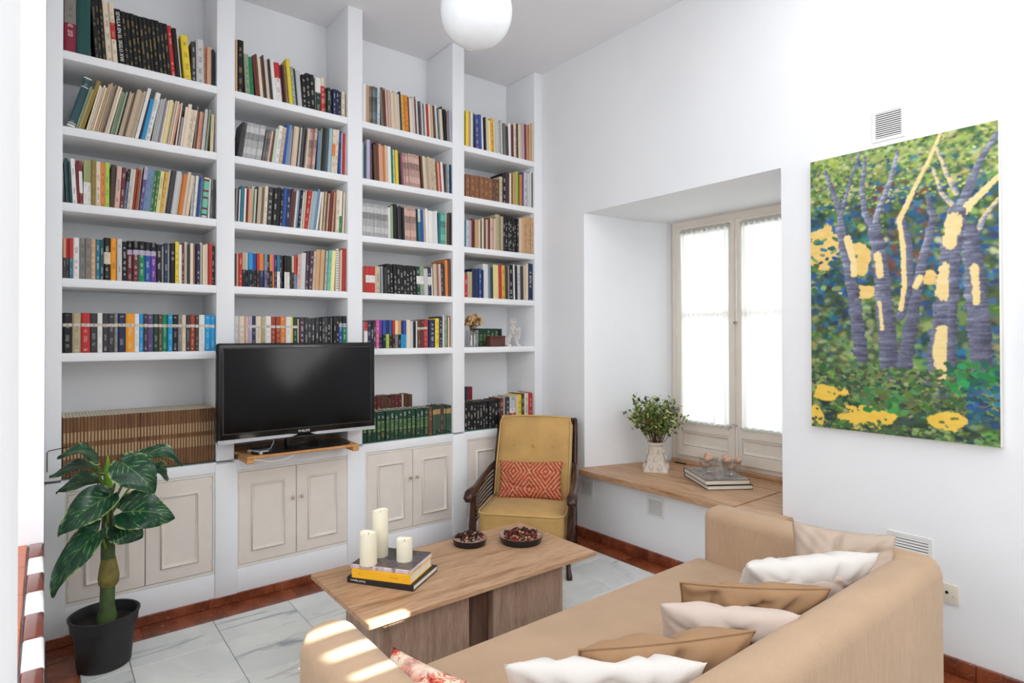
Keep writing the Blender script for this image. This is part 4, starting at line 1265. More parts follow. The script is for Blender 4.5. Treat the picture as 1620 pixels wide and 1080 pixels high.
# bowls of potpourri
BOWLM = plain('black_bowl_glaze', S(24, 22, 24), 0.25)
BOWLI = plain('cream_bowl_glaze', S(228, 208, 196), 0.2)
PP = [plain('potpourri_dark', S(74, 36, 30), 0.8, var=0.4), plain('potpourri_red', S(146, 52, 38), 0.8, var=0.3), plain('potpourri_pale', S(206, 150, 116), 0.8, var=0.2), plain('potpourri_green', S(66, 62, 44), 0.8, var=0.3)]


def bowl(x, y, r, h, lab, lab2, n, mixw, seed):
    t = thing('shallow_bowl', (x, y, 0.4), lab, 'bowl', group='black bowls on the coffee table')
    MB().lathe([(r * 0.90, 0), (r * 0.93, 0.001), (r, h), (r * 0.985, h + 0.001), (r * 0.975, h)], 48, cap1=False).build('outside', BOWLM, t, smooth=True, local=True)
    MB().lathe([(r * 0.975, h), (r * 0.91, 0.006), (0.001, 0.005)], 48, cap0=False, cap1=False).build('inside', BOWLI, t, smooth=True, local=True)
    rr = random.Random(seed)
    m = MB()
    for i in range(n):
        q = math.sqrt(rr.random()) * r * 0.80
        a = rr.random() * 6.283
        cx, cy = q * math.cos(a), q * math.sin(a)
        cz = 0.012 + (h * 0.75) * (1 - (q / r) ** 2) * rr.uniform(0.35, 1.15) + 0.010
        sz = rr.uniform(0.006, 0.013) * (r / 0.09) ** 0.5
        mat = rr.choices([0, 1, 2, 3], mixw)[0]
        e = Matrix.Translation((cx, cy, cz)) @ Matrix.Rotation(rr.random() * 6, 4, 'Z') @ Matrix.Rotation(rr.uniform(-1, 1), 4, 'X')
        if mat == 0 or mat == 3:   # curled petal
            mm = MB().grid(3, 4, lambda u, v: ((u - 0.5) * sz * 1.2 * (1 - (2 * v - 1) ** 2 * 0.6), (v - 0.5) * sz * 2, sz * 0.5 * (2 * u - 1) ** 2 + 0.4 * sz * (2 * v - 1) ** 2))
        else:
            mm = MB().rbox(-sz * 0.5, -sz * 0.4, -sz * 0.35, sz * 0.5, sz * 0.4, sz * 0.35, sz * 0.2, 1)
        mm.xf(e)
        m.add(mm.v, mm.f, mat)
    o = m.build('potpourri', PP, label=lab2, cat='potpourri', kind='stuff')
    o.location = (x, y, 0.4)


bowl(1.622, 2.385, 0.083, 0.030, 'smaller black bowl of dried petals on the coffee table', 'dark dried petals heaped in the smaller bowl', 150, [8, 1.5, 1.5, 1], 3)
bowl(1.838, 2.258, 0.106, 0.032, 'larger black bowl of potpourri on the coffee table', 'red and orange potpourri heaped in the larger bowl', 330, [4, 5, 3, 2], 5)

# ================================================================== sofa with cushions
sf = thing('sofa', (1.5, 1.15, 0), 'beige velour sofa with low rounded back, facing the bookcase', 'sofa')
SX0, SX1, SY0, SY1, SZT = 0.53, 2.47, 0.685, 1.605, 0.635
MB().rbox(0.66, 0.80, 0.05, 2.34, 1.605, 0.405, 0.028, 4).build('seat', SOFAF, sf, smooth=True, ang=1.2)
MB().rbox(SX0 + 0.005, SY0, 0.05, SX1 - 0.005, SY0 + 0.145, SZT - 0.004, 0.055, 6).build('backrest', SOFAF, sf, smooth=True, ang=1.2)
MB().rbox(SX0, SY0 + 0.01, 0.05, SX0 + 0.155, 1.622, SZT, 0.066, 8).build('arm', SOFAF, sf, smooth=True, ang=1.2)
MB().rbox(2.322, SY0 + 0.01, 0.05, SX1, 1.575, SZT, 0.050, 6).build('arm', SOFAF, sf, smooth=True, ang=1.2)
for x in (0.60, 2.40):
    for y in (0.75, 1.53):
        MB().lathe([(0.022, 0), (0.028, 0.05)], 14, (x, y, 0)).build('foot', WALNUT, sf, smooth=True)


def pillow_mb(w, h, t, seed, wr=1.0, n=46):
    m = MB()
    rr = random.Random(seed)
    off = Vector((rr.random() * 50, rr.random() * 50, rr.random() * 50))
    creases = [(rr.uniform(-0.8, 0.8), rr.uniform(-0.9, 0.9), rr.uniform(-1.3, 1.3), rr.uniform(0.05, 0.12), rr.uniform(0.3, 0.8)) for _ in range(15)]

    def f(u, v, side):
        a, b = 2 * u - 1, 2 * v - 1
        x = a * w / 2 * (1 - 0.075 * (1 - b * b))
        z = b * h / 2 * (1 - 0.075 * (1 - a * a))
        e = max(0.0, (1 - a ** 4)) * max(0.0, (1 - b ** 4))
        th = t / 2 * (e ** 0.55) * (0.72 + 0.28 * (1 - a * a) * (1 - b * b))
        nz = noise.noise(Vector((a * 2.2, b * 2.2, side * 3)) + off)
        th *= 1 + 0.16 * nz
        wrk = 0.0
        for (ca, cb_, ang, wd, ln_) in creases:
            da, db_ = a - ca, b - cb_
            p = da * math.cos(ang) + db_ * math.sin(ang)
            q = -da * math.sin(ang) + db_ * math.cos(ang)
            wrk -= math.exp(-(p / wd) ** 2 - (q / ln_) ** 2) * 0.014
        # gathers running in from the corners
        cr = abs(a * b)
        wrk += 0.006 * cr * math.sin(9 * (abs(a) - abs(b)) * 2 + seed)
        th += wr * wrk * e ** 0.5
        return (x, side * max(th, 0.0), z)

    for side in (1, -1):
        b0 = len(m.v)
        g = MB().grid(n, n, lambda u, v: f(u, v, side))
        m.add(g.v, [fc if side < 0 else fc[::-1] for fc in g.f])
    return m


def cushion(name, loc, w, h, t, mat, lab, tilt, yaw, roll=0.0, seed=1, wr=1.0, piping=None, cat='cushion', group='scatter cushions on the sofa'):
    """local z runs up the face of the cushion, y is its thickness"""
    o = thing(name, loc, lab, cat, group=group)
    o.rotation_euler = Matrix.Rotation(yaw, 3, 'Z').to_4x4().to_3x3().to_euler()
    R = Matrix.Rotation(yaw, 4, 'Z') @ Matrix.Rotation(tilt, 4, 'X') @ Matrix.Rotation(roll, 4, 'Y')
    o.rotation_euler = R.to_euler()
    me = pillow_mb(w, h, t, seed, wr).mesh('cover', mat, True, 1.2)
    bm = bmesh.new()
    bm.from_mesh(me)
    bmesh.ops.remove_doubles(bm, verts=bm.verts, dist=0.0004)
    bm.to_mesh(me)
    bm.free()
    me.polygons.foreach_set('use_smooth', [True] * len(me.polygons))
    link('cover', me, o, local=True)
    if piping:
        pts = []
        N = 80
        for i in range(N + 1):
            s_ = i / N * 4
            e_, q = int(s_) % 4, s_ - int(s_)
            a, b = [(2 * q - 1, -1), (1, 2 * q - 1), (1 - 2 * q, 1), (-1, 1 - 2 * q)][e_]
            pts.append((a * w / 2 * (1 - 0.075 * (1 - b * b)), 0, b * h / 2 * (1 - 0.075 * (1 - a * a))))
        MB().tube(pts, 0.0035, 6, caps=False).build('seam_piping', piping, o, smooth=True, local=True)
    return o
def cush_edge(name, L, R, ztop, h, t, mat, lab, lean, seed, wr=1.0, piping=None, over=1.0):
    """cushion whose top seam runs from L to R (x, y); lean > 0 tips the top towards the viewer's side"""
    L, R = Vector((L[0], L[1], ztop)), Vector((R[0], R[1], ztop))
    d = (R - L)
    yaw = math.atan2(d.y, d.x)
    w = Vector((d.x, d.y)).length * over
    yv = Vector((-math.sin(yaw), math.cos(yaw), 0))
    up = -yv * math.sin(lean) + Vector((0, 0, math.cos(lean)))
    c = (L + R) / 2 - up * (h / 2)
    return cushion(name, c, w, h, t, mat, lab, lean, yaw, 0.0, seed, wr, piping)


cush_edge('cushion', (2.235, 1.115), (2.355, 0.805), 0.700, 0.33, 0.12, CUSHT, 'taupe linen cushion leaning on the far arm of the sofa', -0.28, 11, 1.0)
cush_edge('cushion', (1.86, 1.03), (2.27, 0.855), 0.585, 0.24, 0.10, CUSHP, 'dusky cushion mostly hidden beneath the large white cushion', 0.45, 13)
cush_edge('cushion', (1.85, 1.065), (2.30, 0.845), 0.640, 0.32, 0.17, CUSHW, 'large crumpled white cushion, nearest the taupe one', 0.55, 14, 1.5, over=1.06)
cush_edge('cushion', (1.555, 1.10), (1.835, 0.825), 0.645, 0.29, 0.15, CUSHB, 'tan velvet cushion between the large white and the pinkish cushion', 0.5, 15, 1.2, CUSHB, over=1.12)
cush_edge('cushion', (1.395, 1.055), (1.610, 0.805), 0.640, 0.28, 0.15, CUSHP, 'pinkish white cushion in the middle of the row', 0.5, 16, 1.0, over=1.14)
cush_edge('cushion', (1.035, 1.03), (1.435, 0.825), 0.640, 0.30, 0.16, CUSHB, 'tan velvet cushion just behind the nearest white cushion', 0.5, 17, 1.3, CUSHB, over=1.06)
cush_edge('cushion', (0.865, 1.10), (1.22, 0.830), 0.630, 0.29, 0.15, CUSHW, 'white cushion nearest the camera at the bottom edge', 0.5, 18, 1.3, over=1.08)

k = NT('red_floral_weave')
v = k.coords()
f = k.noise(v, 28, 4, 0.7, 0.6)
f2 = k.noise(v, 11, 3)
c1 = k.ramp(f, [(0.34, S(150, 40, 44)), (0.44, S(214, 110, 84)), (0.52, S(232, 214, 192)), (0.62, S(196, 160, 110)), (0.7, S(196, 60, 52))], 'CONSTANT')
k.col(k.mix(k.ramp(f2, [(0.4, (0, 0, 0, 1)), (0.6, (0.7, 0.7, 0.7, 1))]), c1, S(236, 222, 204)))
k.bump(k.noise(v, 260, 2), 0.5, 0.003)
FLORAL = k.set(0.95, 0, 0.2)
cush_edge('cushion', (0.735, 1.44), (0.87, 1.03), 0.575, 0.30, 0.14, FLORAL, 'red and cream patterned cushion against the near arm', -0.75, 19)

# ================================================================== armchair
ac = thing('armchair', (2.217, 2.727, 0), 'mustard velvet armchair with dark carved wooden arms', 'armchair', rz=math.radians(130.5))


def loft(fn, nu, nv):
    return MB().grid(nu, nv, fn, closed_u=True)


def soft_box(x0, x1, y0, y1, z0, z1, r, crown=0.02, n=7):
    bm = bmesh.new()
    m = MB().box(x0, y0, z0, x1, y1, z1)
    vv = [bm.verts.new(p) for p in m.v]
    for fc in m.f: bm.faces.new([vv[i] for i in fc])
    bmesh.ops.subdivide_edges(bm, edges=bm.edges, cuts=9, use_grid_fill=True)
    cx, cy, cz = (x0 + x1) / 2, (y0 + y1) / 2, (z0 + z1) / 2
    hx, hy, hz = (x1 - x0) / 2, (y1 - y0) / 2, (z1 - z0) / 2
    for vtx in bm.verts:
        p = vtx.co - Vector((cx, cy, cz))
        q = Vector((max(-hx + r, min(hx - r, p.x)), max(-hy + r, min(hy - r, p.y)), max(-hz + r, min(hz - r, p.z))))
        dlt = p - q
        if dlt.length > 1e-9: p = q + dlt.normalized() * r
        a, b = p.x / hx, p.y / hy
        if abs(p.z) > hz * 0.5: p.z += math.copysign(crown * (1 - a * a) * (1 - b * b), p.z)
        vtx.co = p + Vector((cx, cy, cz))
    bm.verts.index_update()
    out = MB().add([q.co[:] for q in bm.verts], [[w.index for w in fc.verts] for fc in bm.faces])
    bm.free()
    return out


SEATM = soft_box(-0.262, 0.262, -0.50, 0.015, 0.205, 0.355, 0.035, 0.012)
SEATM.v = [(x, y, z + 0.02 * (y + 0.3) - (0.02 if z < 0.28 and y > -0.1 else 0)) for x, y, z in SEATM.v]
so_ = SEATM.build('seat_cushion', MUSTARD, ac, smooth=True, local=True, ang=2)
pp = [(-0.258, -0.42, 0.345), (-0.262, -0.05, 0.352), (-0.255, 0.0, 0.350), (-0.22, 0.014, 0.346), (0.22, 0.014, 0.346), (0.255, 0.0, 0.350), (0.262, -0.05, 0.352), (0.258, -0.42, 0.345)]
MB().tube(pp, 0.005, 8).build('piping', PIPING, so_, smooth=True, local=True)
pp = [(-0.262, -0.05, 0.21), (-0.25, 0.0, 0.205), (-0.2, 0.012, 0.205), (0.2, 0.012, 0.205), (0.25, 0.0, 0.205), (0.262, -0.05, 0.21)]
MB().tube(pp, 0.0045, 8).build('piping', PIPING, so_, smooth=True, local=True)


def back_place(m):
    """from a flat cushion (x across, y up the back, z thickness) to the reclined back"""
    out = []
    for x, y, z in m.v:
        a = 0.36 + 0.06 * (y / 0.5) ** 2
        out.append((x, -0.40 - y * math.sin(0.36) - 0.03 * (y / 0.52) ** 2 + z * math.cos(a), 0.335 + y * math.cos(0.36) + z * math.sin(a) * 0.6))
    m.v = out
    return m


bm_ = soft_box(-0.245, 0.245, 0.0, 0.545, -0.05, 0.045, 0.035, 0.016)
tuft = [(-0.13, 0.345), (0.0, 0.345), (0.13, 0.345)]
bm_.v = [(x, y, z - (0.034 * sum(math.exp(-((x - a) ** 2 + (y - b) ** 2) / 0.0009) for a, b in tuft) + 0.012 * math.exp(-((y - 0.345) / 0.02) ** 2) if z > 0.02 else 0)) for x, y, z in bm_.v]
bo_ = back_place(bm_).build('back_cushion', MUSTARD, ac, smooth=True, local=True, ang=2)
for a, b in tuft:
    mm = MB().lathe([(0.009, 0), (0.009, 0.002), (0.005, 0.005), (0.001, 0.006)], 12, (a, b, 0.042))
    back_place(mm).build('button', MUSTARD, bo_, smooth=True, local=True)
for s in (-1, 1):
    mm = MB().tube([(s * 0.243, 0.02, 0.035), (s * 0.245, 0.25, 0.037), (s * 0.243, 0.50, 0.035), (s * 0.232, 0.535, 0.030)], 0.005, 8)
    back_place(mm).build('piping', PIPING, bo_, smooth=True, local=True)
    mm = MB().tube([(s * 0.243, 0.02, -0.035), (s * 0.245, 0.25, -0.037), (s * 0.243, 0.50, -0.035)], 0.005, 8)
    back_place(mm).build('piping', PIPING, bo_, smooth=True, local=True)
mm = MB().tube([(-0.24, 0.538, 0.030), (-0.1, 0.546, 0.034), (0.1, 0.546, 0.034), (0.24, 0.538, 0.030)], 0.005, 8)
back_place(mm).build('piping', PIPING, bo_, smooth=True, local=True)
for s in (-1, 1):
    # rear post, from the floor up the side of the back
    MB().tube([(s * 0.268, -0.60, 0.0), (s * 0.268, -0.545, 0.12), (s * 0.268, -0.50, 0.30), (s * 0.268, -0.545, 0.48), (s * 0.266, -0.63, 0.72), (s * 0.264, -0.668, 0.82), (s * 0.264, -0.672, 0.835)],
              [0.015, 0.018, 0.022, 0.021, 0.018, 0.016, 0.008], 10).build('rear_post', WALNUT, ac, smooth=True, local=True)
    # front leg with a cabriole foot
    MB().tube([(s * 0.292, 0.035, 0.0), (s * 0.290, 0.03, 0.015), (s * 0.282, 0.005, 0.05), (s * 0.280, -0.015, 0.11), (s * 0.290, 0.004, 0.19), (s * 0.296, -0.005, 0.26), (s * 0.296, -0.03, 0.36), (s * 0.298, -0.035, 0.44)],
              [0.017, 0.018, 0.014, 0.015, 0.024, 0.024, 0.021, 0.020], 12).build('front_leg', WALNUT, ac, smooth=True, local=True)
    # scrolled arm
    am = MB().tube([(s * 0.268, -0.535, 0.545), (s * 0.285, -0.44, 0.525), (s * 0.300, -0.28, 0.490), (s * 0.302, -0.12, 0.468), (s * 0.304, -0.04, 0.470), (s * 0.306, 0.02, 0.464), (s * 0.308, 0.052, 0.438), (s * 0.308, 0.055, 0.420)],
                   [0.015, 0.018, 0.021, 0.024, 0.028, 0.032, 0.029, 0.013], 14, flat=0.72)
    am.build('arm', WALNUT, ac, smooth=True, local=True, ang=1.5)
    # side: curved horizontal slats between the posts
    for i in range(9):
        z = 0.262 + 0.023 * i
        MB().tube([(s * 0.296, -0.03, z), (s * 0.300, -0.20, z + 0.010 + 0.0015 * i), (s * 0.290, -0.36, z + 0.022 + 0.003 * i), (s * 0.270, -0.51, z + 0.035 + 0.004 * i)], 0.0055, 6).build('side_slat', WALNUT, ac, smooth=True, local=True)
    MB().rbox(s * 0.268 - 0.014, -0.53, 0.150, s * 0.268 + 0.014, -0.01, 0.205, 0.006, 2).build('side_rail', WALNUT, ac, local=True)
MB().rbox(-0.275, -0.035, 0.150, 0.275, 0.0, 0.200, 0.006, 2).build('front_rail', WALNUT, ac, local=True)
MB().rbox(-0.26, -0.53, 0.150, 0.26, -0.50, 0.200, 0.006, 2).build('rear_rail', WALNUT, ac, local=True)
MB().rbox(-0.262, -0.685, 0.79, 0.262, -0.655, 0.835, 0.008, 2).build('top_rail', WALNUT, ac, local=True)

k = NT('orange_chevron_weave')
v = k.coords()
sx_ = k.n('ShaderNodeSeparateXYZ')
k.l(v, sx_.inputs[0])


def kmath(op, a, b=None):
    n_ = k.n('ShaderNodeMath', operation=op)
    for i, q in enumerate((a, b)):
        if q is None: continue
        if hasattr(q, 'node'): k.l(q, n_.inputs[i])
        else: n_.inputs[i].default_value = q
    return n_.outputs[0]


tri = kmath('PINGPONG', sx_.outputs[0], 0.105)
band = kmath('SINE', kmath('MULTIPLY', kmath('ADD', kmath('MULTIPLY', tri, 1.3), kmath('PINGPONG', kmath('ADD', sx_.outputs[2], 0.5), 0.11)), 190.0))
nz_ = k.noise(v, 120, 3, 0.7)
mixv = kmath('ADD', kmath('MULTIPLY', band, 0.16), nz_)
k.col(k.ramp(mixv, [(0.34, S(160, 68, 46)), (0.46, S(190, 96, 66)), (0.6, S(206, 130, 98)), (0.72, S(224, 172, 144))]))
k.bump(mixv, 0.9, 0.006)
CHEV = k.set(0.95, 0, 0.15)
F_ = Matrix.Rotation(math.radians(130.5), 4, 'Z')
pc = Vector((2.217, 2.727, 0)) + F_ @ Vector((0.0, -0.350, 0.470))
cushion('lumbar_pillow', pc, 0.425, 0.245, 0.12, CHEV, 'orange chevron-woven lumbar pillow on the armchair', 0.34, math.radians(130.5) + math.pi - math.pi, 0.02, 21, 0.5, group=None)
bpy.context.view_layer.update()

# ================================================================== potted plant by the cabinets
POTM = plain('black_nursery_pot', S(30, 30, 31), 0.5, var=0.1)
k = NT('variegated_leaf')
tcn = k.n('ShaderNodeUVMap')
su = k.n('ShaderNodeSeparateXYZ')
k.l(tcn.outputs[0], su.inputs[0])
kv = k.coords((1, 1, 1), rand=20.0)
nn = k.noise(kv, 22, 4, 0.6, 0.8)
mid = k.ramp(kmath('ABSOLUTE', su.outputs[0]), [(0.0, (1, 1, 1, 1)), (0.035, (0, 0, 0, 1))])
ribv = kmath('SINE', kmath('MULTIPLY', kmath('SUBTRACT', su.outputs[1], kmath('MULTIPLY', kmath('ABSOLUTE', su.outputs[0]), 0.45)), 48.0))
ribm = kmath('MULTIPLY', k.ramp(ribv, [(0.9, (0, 0, 0, 1)), (1.0, (1, 1, 1, 1))]), k.ramp(nn, [(0.48, (0, 0, 0, 1)), (0.58, (0.9, 0.9, 0.9, 1))]))
base = k.ramp(nn, [(0.3, S(14, 48, 34)), (0.6, S(34, 84, 52))])
c_ = k.mix(ribm, base, S(176, 200, 140))
c_ = k.mix(kmath('MULTIPLY', mid, 0.6), c_, S(130, 170, 90))
edge = k.ramp(kmath('ABSOLUTE', su.outputs[0]), [(0.86, (0, 0, 0, 1)), (0.98, (1, 1, 1, 1))])
k.col(k.mix(kmath('MULTIPLY', edge, k.ramp(nn, [(0.5, (0, 0, 0, 1)), (0.56, (0.8, 0.8, 0.8, 1))])), c_, S(190, 206, 130)))
LEAF = k.set(0.28, 0, 0.5)
STEM = plain('green_stem', S(104, 128, 46), 0.5, var=0.35, nscale=16)
SHOOT = plain('fresh_shoot', S(122, 178, 44), 0.4, var=0.1)
HUSK = plain('stem_husk', S(124, 112, 50), 0.55, var=0.4, nscale=25)
TRUNKM = plain('plant_trunk', S(72, 92, 46), 0.6, var=0.3, nscale=20)

pl = thing('potted_plant', (0.212, 3.095, 0), 'variegated large-leaved plant in a black plastic pot', 'plant')
px0, py0 = 0.212, 3.095
MB().lathe([(0.094, 0), (0.098, 0.004), (0.108, 0.12), (0.116, 0.165), (0.122, 0.167), (0.126, 0.212), (0.131, 0.214), (0.131, 0.220), (0.122, 0.220), (0.116, 0.205), (0.110, 0.17)], 48, (px0, py0, 0), cap1=False).build('pot', POTM, pl, smooth=True, ang=0.5)
MB().lathe([(0.112, 0.176), (0.05, 0.182), (0.001, 0.184)], 32, (px0, py0, 0), cap0=False, cap1=False).build('soil', SOIL, pl, smooth=True)
T0 = Vector((px0 + 0.005, py0, 0.17))
MB().tube([T0, T0 + Vector((0.004, 0, 0.03)), T0 + Vector((0.004, 0, 0.07)), T0 + Vector((0.006, 0, 0.20)), T0 + Vector((0.006, 0, 0.34)), T0 + Vector((0.004, 0.0, 0.50))], [0.036, 0.038, 0.028, 0.027, 0.026, 0.020], 16).build('trunk', TRUNKM, pl, smooth=True)
hk = T0 + Vector((0.006, 0, 0.16))
MB().lathe([(0.029, 0), (0.037, 0.012), (0.040, 0.04), (0.034, 0.08), (0.027, 0.12)], 18, hk, cap0=False, cap1=False, fn=lambda r, z, a, k_: r * (1 + 0.12 * math.cos(a + 0.9))).build('husk', HUSK, pl, smooth=True)
MB().tube([T0 + Vector((0.006, 0, 0.44)), T0 + Vector((0.005, 0, 0.56)), T0 + Vector((0.004, 0, 0.66)), T0 + Vector((0.004, 0, 0.72))], [0.020, 0.019, 0.014, 0.002], 12).build('new_shoot', SHOOT, pl, smooth=True)


def leaf(base, tip, width, nrm, root, droop=0.06, fold=0.18, seed=0):
    base, tip = Vector(base), Vector(tip)
    ax = tip - base
    L = ax.length
    ax.normalize()
    n_ = Vector(nrm)
    n_ = (n_ - ax * n_.dot(ax)).normalized()
    sd = ax.cross(n_)
    NU, NV = 15, 22
    vv, uv = [], []
    for j in range(NV):
        t = j / (NV - 1)
        wv = width * 0.5 * (max(0.0, math.sin(math.pi * min(1, t ** 0.62 * 0.97 + 0.03))) ** 0.75) * (1 - 0.15 * t)
        for i in range(NU):
            s_ = 2 * i / (NU - 1) - 1
            back = -0.16 * L * (1 - t) ** 3 * abs(s_) ** 1.2      # heart-shaped lobes
            wav = 0.012 * math.sin(7 * t + 3 * s_ + seed) * abs(s_)
            p = base + ax * (t * L + back) + sd * (s_ * wv) + n_ * (fold * wv * abs(s_) - droop * (t ** 2) * 1.0 + 0.03 * math.sin(math.pi * t) + wav)
            vv.append(p)
            uv.append((s_, t))
    ff = [(j * NU + i, j * NU + i + 1, (j + 1) * NU + i + 1, (j + 1) * NU + i) for j in range(NV - 1) for i in range(NU - 1)]
    me = MB().add(vv, ff).mesh('leaf', LEAF, True, 3)
    ul = me.uv_layers.new(name='UVMap')
    for lp in me.loops:
        ul.data[lp.index].uv = uv[lp.vertex_index]
    lo = link('leaf', me, pl)
    r = Vector(root)
    mdl = (r + base) / 2 + Vector((0, 0, 0.02))
    MB().tube([r, (r * 2 + base) / 3 + Vector((0, 0, 0.012)), mdl, (r + base * 2) / 3 + Vector((0, 0, 0.014)), base, base + ax * (L * 0.3) + n_ * 0.004], [0.006, 0.0055, 0.005, 0.0045, 0.004, 0.002], 8).build('petiole', STEM, lo, smooth=True)


VC = Vector((-0.45, -0.85, 0.25))      # towards the room
stem_at = lambda h: T0 + Vector((0.005, 0, h))
leaf((0.175, 3.02, 0.890), (0.05, 3.03, 0.925), 0.13, (-0.1, -0.25, 0.97), stem_at(0.46), 0.01, 0.06, 1)
leaf((0.185, 3.06, 0.835), (0.022, 3.05, 0.835), 0.13, (0.0, -0.2, 0.98), stem_at(0.44), 0.0, 0.05, 2)
leaf((0.19, 3.16, 0.765), (0.045, 3.14, 0.745), 0.13, (0.1, -0.3, 0.95), stem_at(0.42), 0.0, 0.1, 3)
leaf((0.215, 2.99, 0.735), (0.045, 2.94, 0.625), 0.155, (-0.25, -0.75, 0.62), stem_at(0.40), 0.02, 0.12, 4)
leaf((0.18, 2.98, 0.60), (0.018, 2.93, 0.395), 0.14, (-0.45, -0.6, 0.62), stem_at(0.30), 0.03, 0.15, 5)
leaf((0.262, 2.96, 0.875), (0.375, 2.90, 0.745), 0.165, (-0.1, -0.82, 0.56), stem_at(0.48), 0.01, 0.1, 6)
leaf((0.345, 3.06, 0.885), (0.50, 3.02, 0.840), 0.10, (0.1, -0.55, 0.83), stem_at(0.47), 0.02, 0.15, 7)
leaf((0.375, 3.12, 0.80), (0.455, 3.10, 0.755), 0.09, (0.1, -0.6, 0.8), stem_at(0.45), 0.01, 0.15, 8)
leaf((0.265, 2.98, 0.665), (0.455, 2.94, 0.620), 0.190, (0.05, -0.80, 0.60), stem_at(0.36), 0.02, 0.08, 9)
leaf((0.245, 3.05, 0.60), (0.345, 3.04, 0.525), 0.15, (-0.1, -0.9, 0.4), stem_at(0.30), 0.01, 0.1, 10)
# thin black cable on the wall edge behind the plant
MB().tube([(0.016, 3.36, 0.80), (0.016, 3.365, 0.885), (0.022, 3.37, 0.892), (0.09, 3.372, 0.902)], 0.0022, 6).build('wall_cable', BLACKM, smooth=True, label='thin black cable on the wall edge above the tiled sill', cat='cable')

# ================================================================== window seat: twig vase, books, glass cups with eggs
VX, VY = 3.285, 2.575
vs_ = thing('carved_vase', (VX, VY, ZS), 'cream carved stone vase with flared square foot on the window seat', 'vase')


def sq(r, z, a, k_):
    """square at the foot, round at the neck"""
    f_ = max(0.0, 1 - z / 0.12)
    c_, s_ = abs(math.cos(a - 0.6)), abs(math.sin(a - 0.6))
    sqr = r / max(c_, s_) if max(c_, s_) > 0 else r
    rr_ = r * (1 - f_) + min(sqr, r * 1.32) * f_
    return rr_ * (1 + 0.035 * math.sin(8 * a) * math.sin(z * 55))


VM = Matrix.Translation((VX, VY, ZS)) @ Matrix.Diagonal((1.22, 1.22, 1.24, 1))
MB().lathe([(0.066, 0), (0.068, 0.008), (0.062, 0.016), (0.056, 0.035), (0.050, 0.055), (0.044, 0.085), (0.043, 0.115), (0.041, 0.138), (0.049, 0.142), (0.050, 0.154), (0.044, 0.158), (0.038, 0.150), (0.036, 0.10)], 56, cap1=False, fn=sq).xf(VM).build('body', STONE, vs_, smooth=True, ang=0.9)
# carved relief: leaves round the belly
for i in range(8):
    a = i * math.pi / 4 + 0.2
    for z, r0, s in ((0.028, 0.066, 1.0), (0.070, 0.050, 0.85), (0.108, 0.046, 0.6)):
        a2 = a + (math.pi / 8 if z == 0.070 else 0)
        mm = MB().grid(7, 6, lambda u, v: (0.016 * s * (u - 0.5) * 2 * math.sin(math.pi * (0.15 + 0.85 * v)), -0.006 * s * (1 - (2 * u - 1) ** 2) * math.sin(math.pi * v) - 0.003 * abs(math.sin(9 * u)), (v - 0.5) * 0.036 * s))
        mm.xf(VM @ Matrix.Translation((r0 * math.cos(a2), r0 * math.sin(a2), z)) @ Matrix.Rotation(a2 + math.pi / 2, 4, 'Z') @ Matrix.Rotation(-0.25, 4, 'X'))
        mm.build('carved_leaf', STONE, vs_, smooth=True)
BOXL = [plain('boxwood_leaf', S(98, 122, 50), 0.45, var=0.3, nscale=60), plain('boxwood_leaf_pale', S(170, 178, 96), 0.45, var=0.25, nscale=60), plain('boxwood_leaf_dark', S(58, 76, 48), 0.5, var=0.3), plain('boxwood_leaf_bronze', S(116, 86, 52), 0.5, var=0.3)]
tw = thing('boxwood_sprigs', (VX, VY, ZS + 0.14), 'bunch of small-leaved green sprigs standing in the carved vase', 'foliage')
rr = random.Random(4)
lv = MB()
for i in range(44):
    a = rr.random() * 6.283
    sp = math.sqrt(rr.random()) * 0.95
    top = Vector((VX + math.cos(a) * 0.24 * sp - 0.01, VY + math.sin(a) * 0.24 * sp + 0.01, ZS + 0.27 + 0.27 * (1 - 0.62 * sp ** 2) * rr.uniform(0.72, 1.08)))
    b0 = Vector((VX + math.cos(a) * 0.015, VY + math.sin(a) * 0.015, ZS + 0.14))
    b1 = b0 * 0.45 + top * 0.55 + Vector((0, 0, 0.02))
    pts = [b0, b0 * 0.7 + b1 * 0.3, b1, top]
    MB().tube(pts, [0.0022, 0.002, 0.0016, 0.0006], 5).build('twig', TWIG, tw, smooth=True)
    for j in range(34):
        t = rr.uniform(0.36, 1.0)
        p = (b0.lerp(b1, t / 0.55) if t < 0.55 else b1.lerp(top, (t - 0.55) / 0.45))
        off = Vector((rr.gauss(0, 1), rr.gauss(0, 1), rr.gauss(0, 0.8))) * 0.019
        sz = rr.uniform(0.011, 0.018)
        M = Matrix.Translation(p + off) @ Matrix.Rotation(rr.random() * 6.28, 4, 'Z') @ Matrix.Rotation(rr.uniform(-1.3, 1.3), 4, 'X') @ Matrix.Rotation(rr.uniform(-0.8, 0.8), 4, 'Y')
        q = [M @ Vector(w) for w in ((0, -sz, 0), (sz * 0.52, -sz * 0.2, sz * 0.12), (sz * 0.45, sz * 0.55, sz * 0.1), (0, sz, 0), (-sz * 0.45, sz * 0.55, sz * 0.1), (-sz * 0.52, -sz * 0.2, sz * 0.12))]
        lv.add(q, [(0, 1, 2, 3), (0, 3, 4, 5)], rr.choices([0, 1, 2, 3], [5, 4, 3, 1.6 if t < 0.7 else 0.6])[0])
lo = lv.build('small_leaves', BOXL, tw)
lo['kind'] = 'stuff'

BRWB = plain('dark_brown_cloth', S(54, 40, 34), 0.45)
k = NT('grey_photo_cover')
kv = k.coords()
k.col(k.ramp(k.noise(kv, 9, 6, 0.65, 1.0), [(0.3, S(70, 66, 66)), (0.5, S(136, 128, 126)), (0.7, S(178, 168, 160))]))
GREYC = k.set(0.15, 0, 0.6)


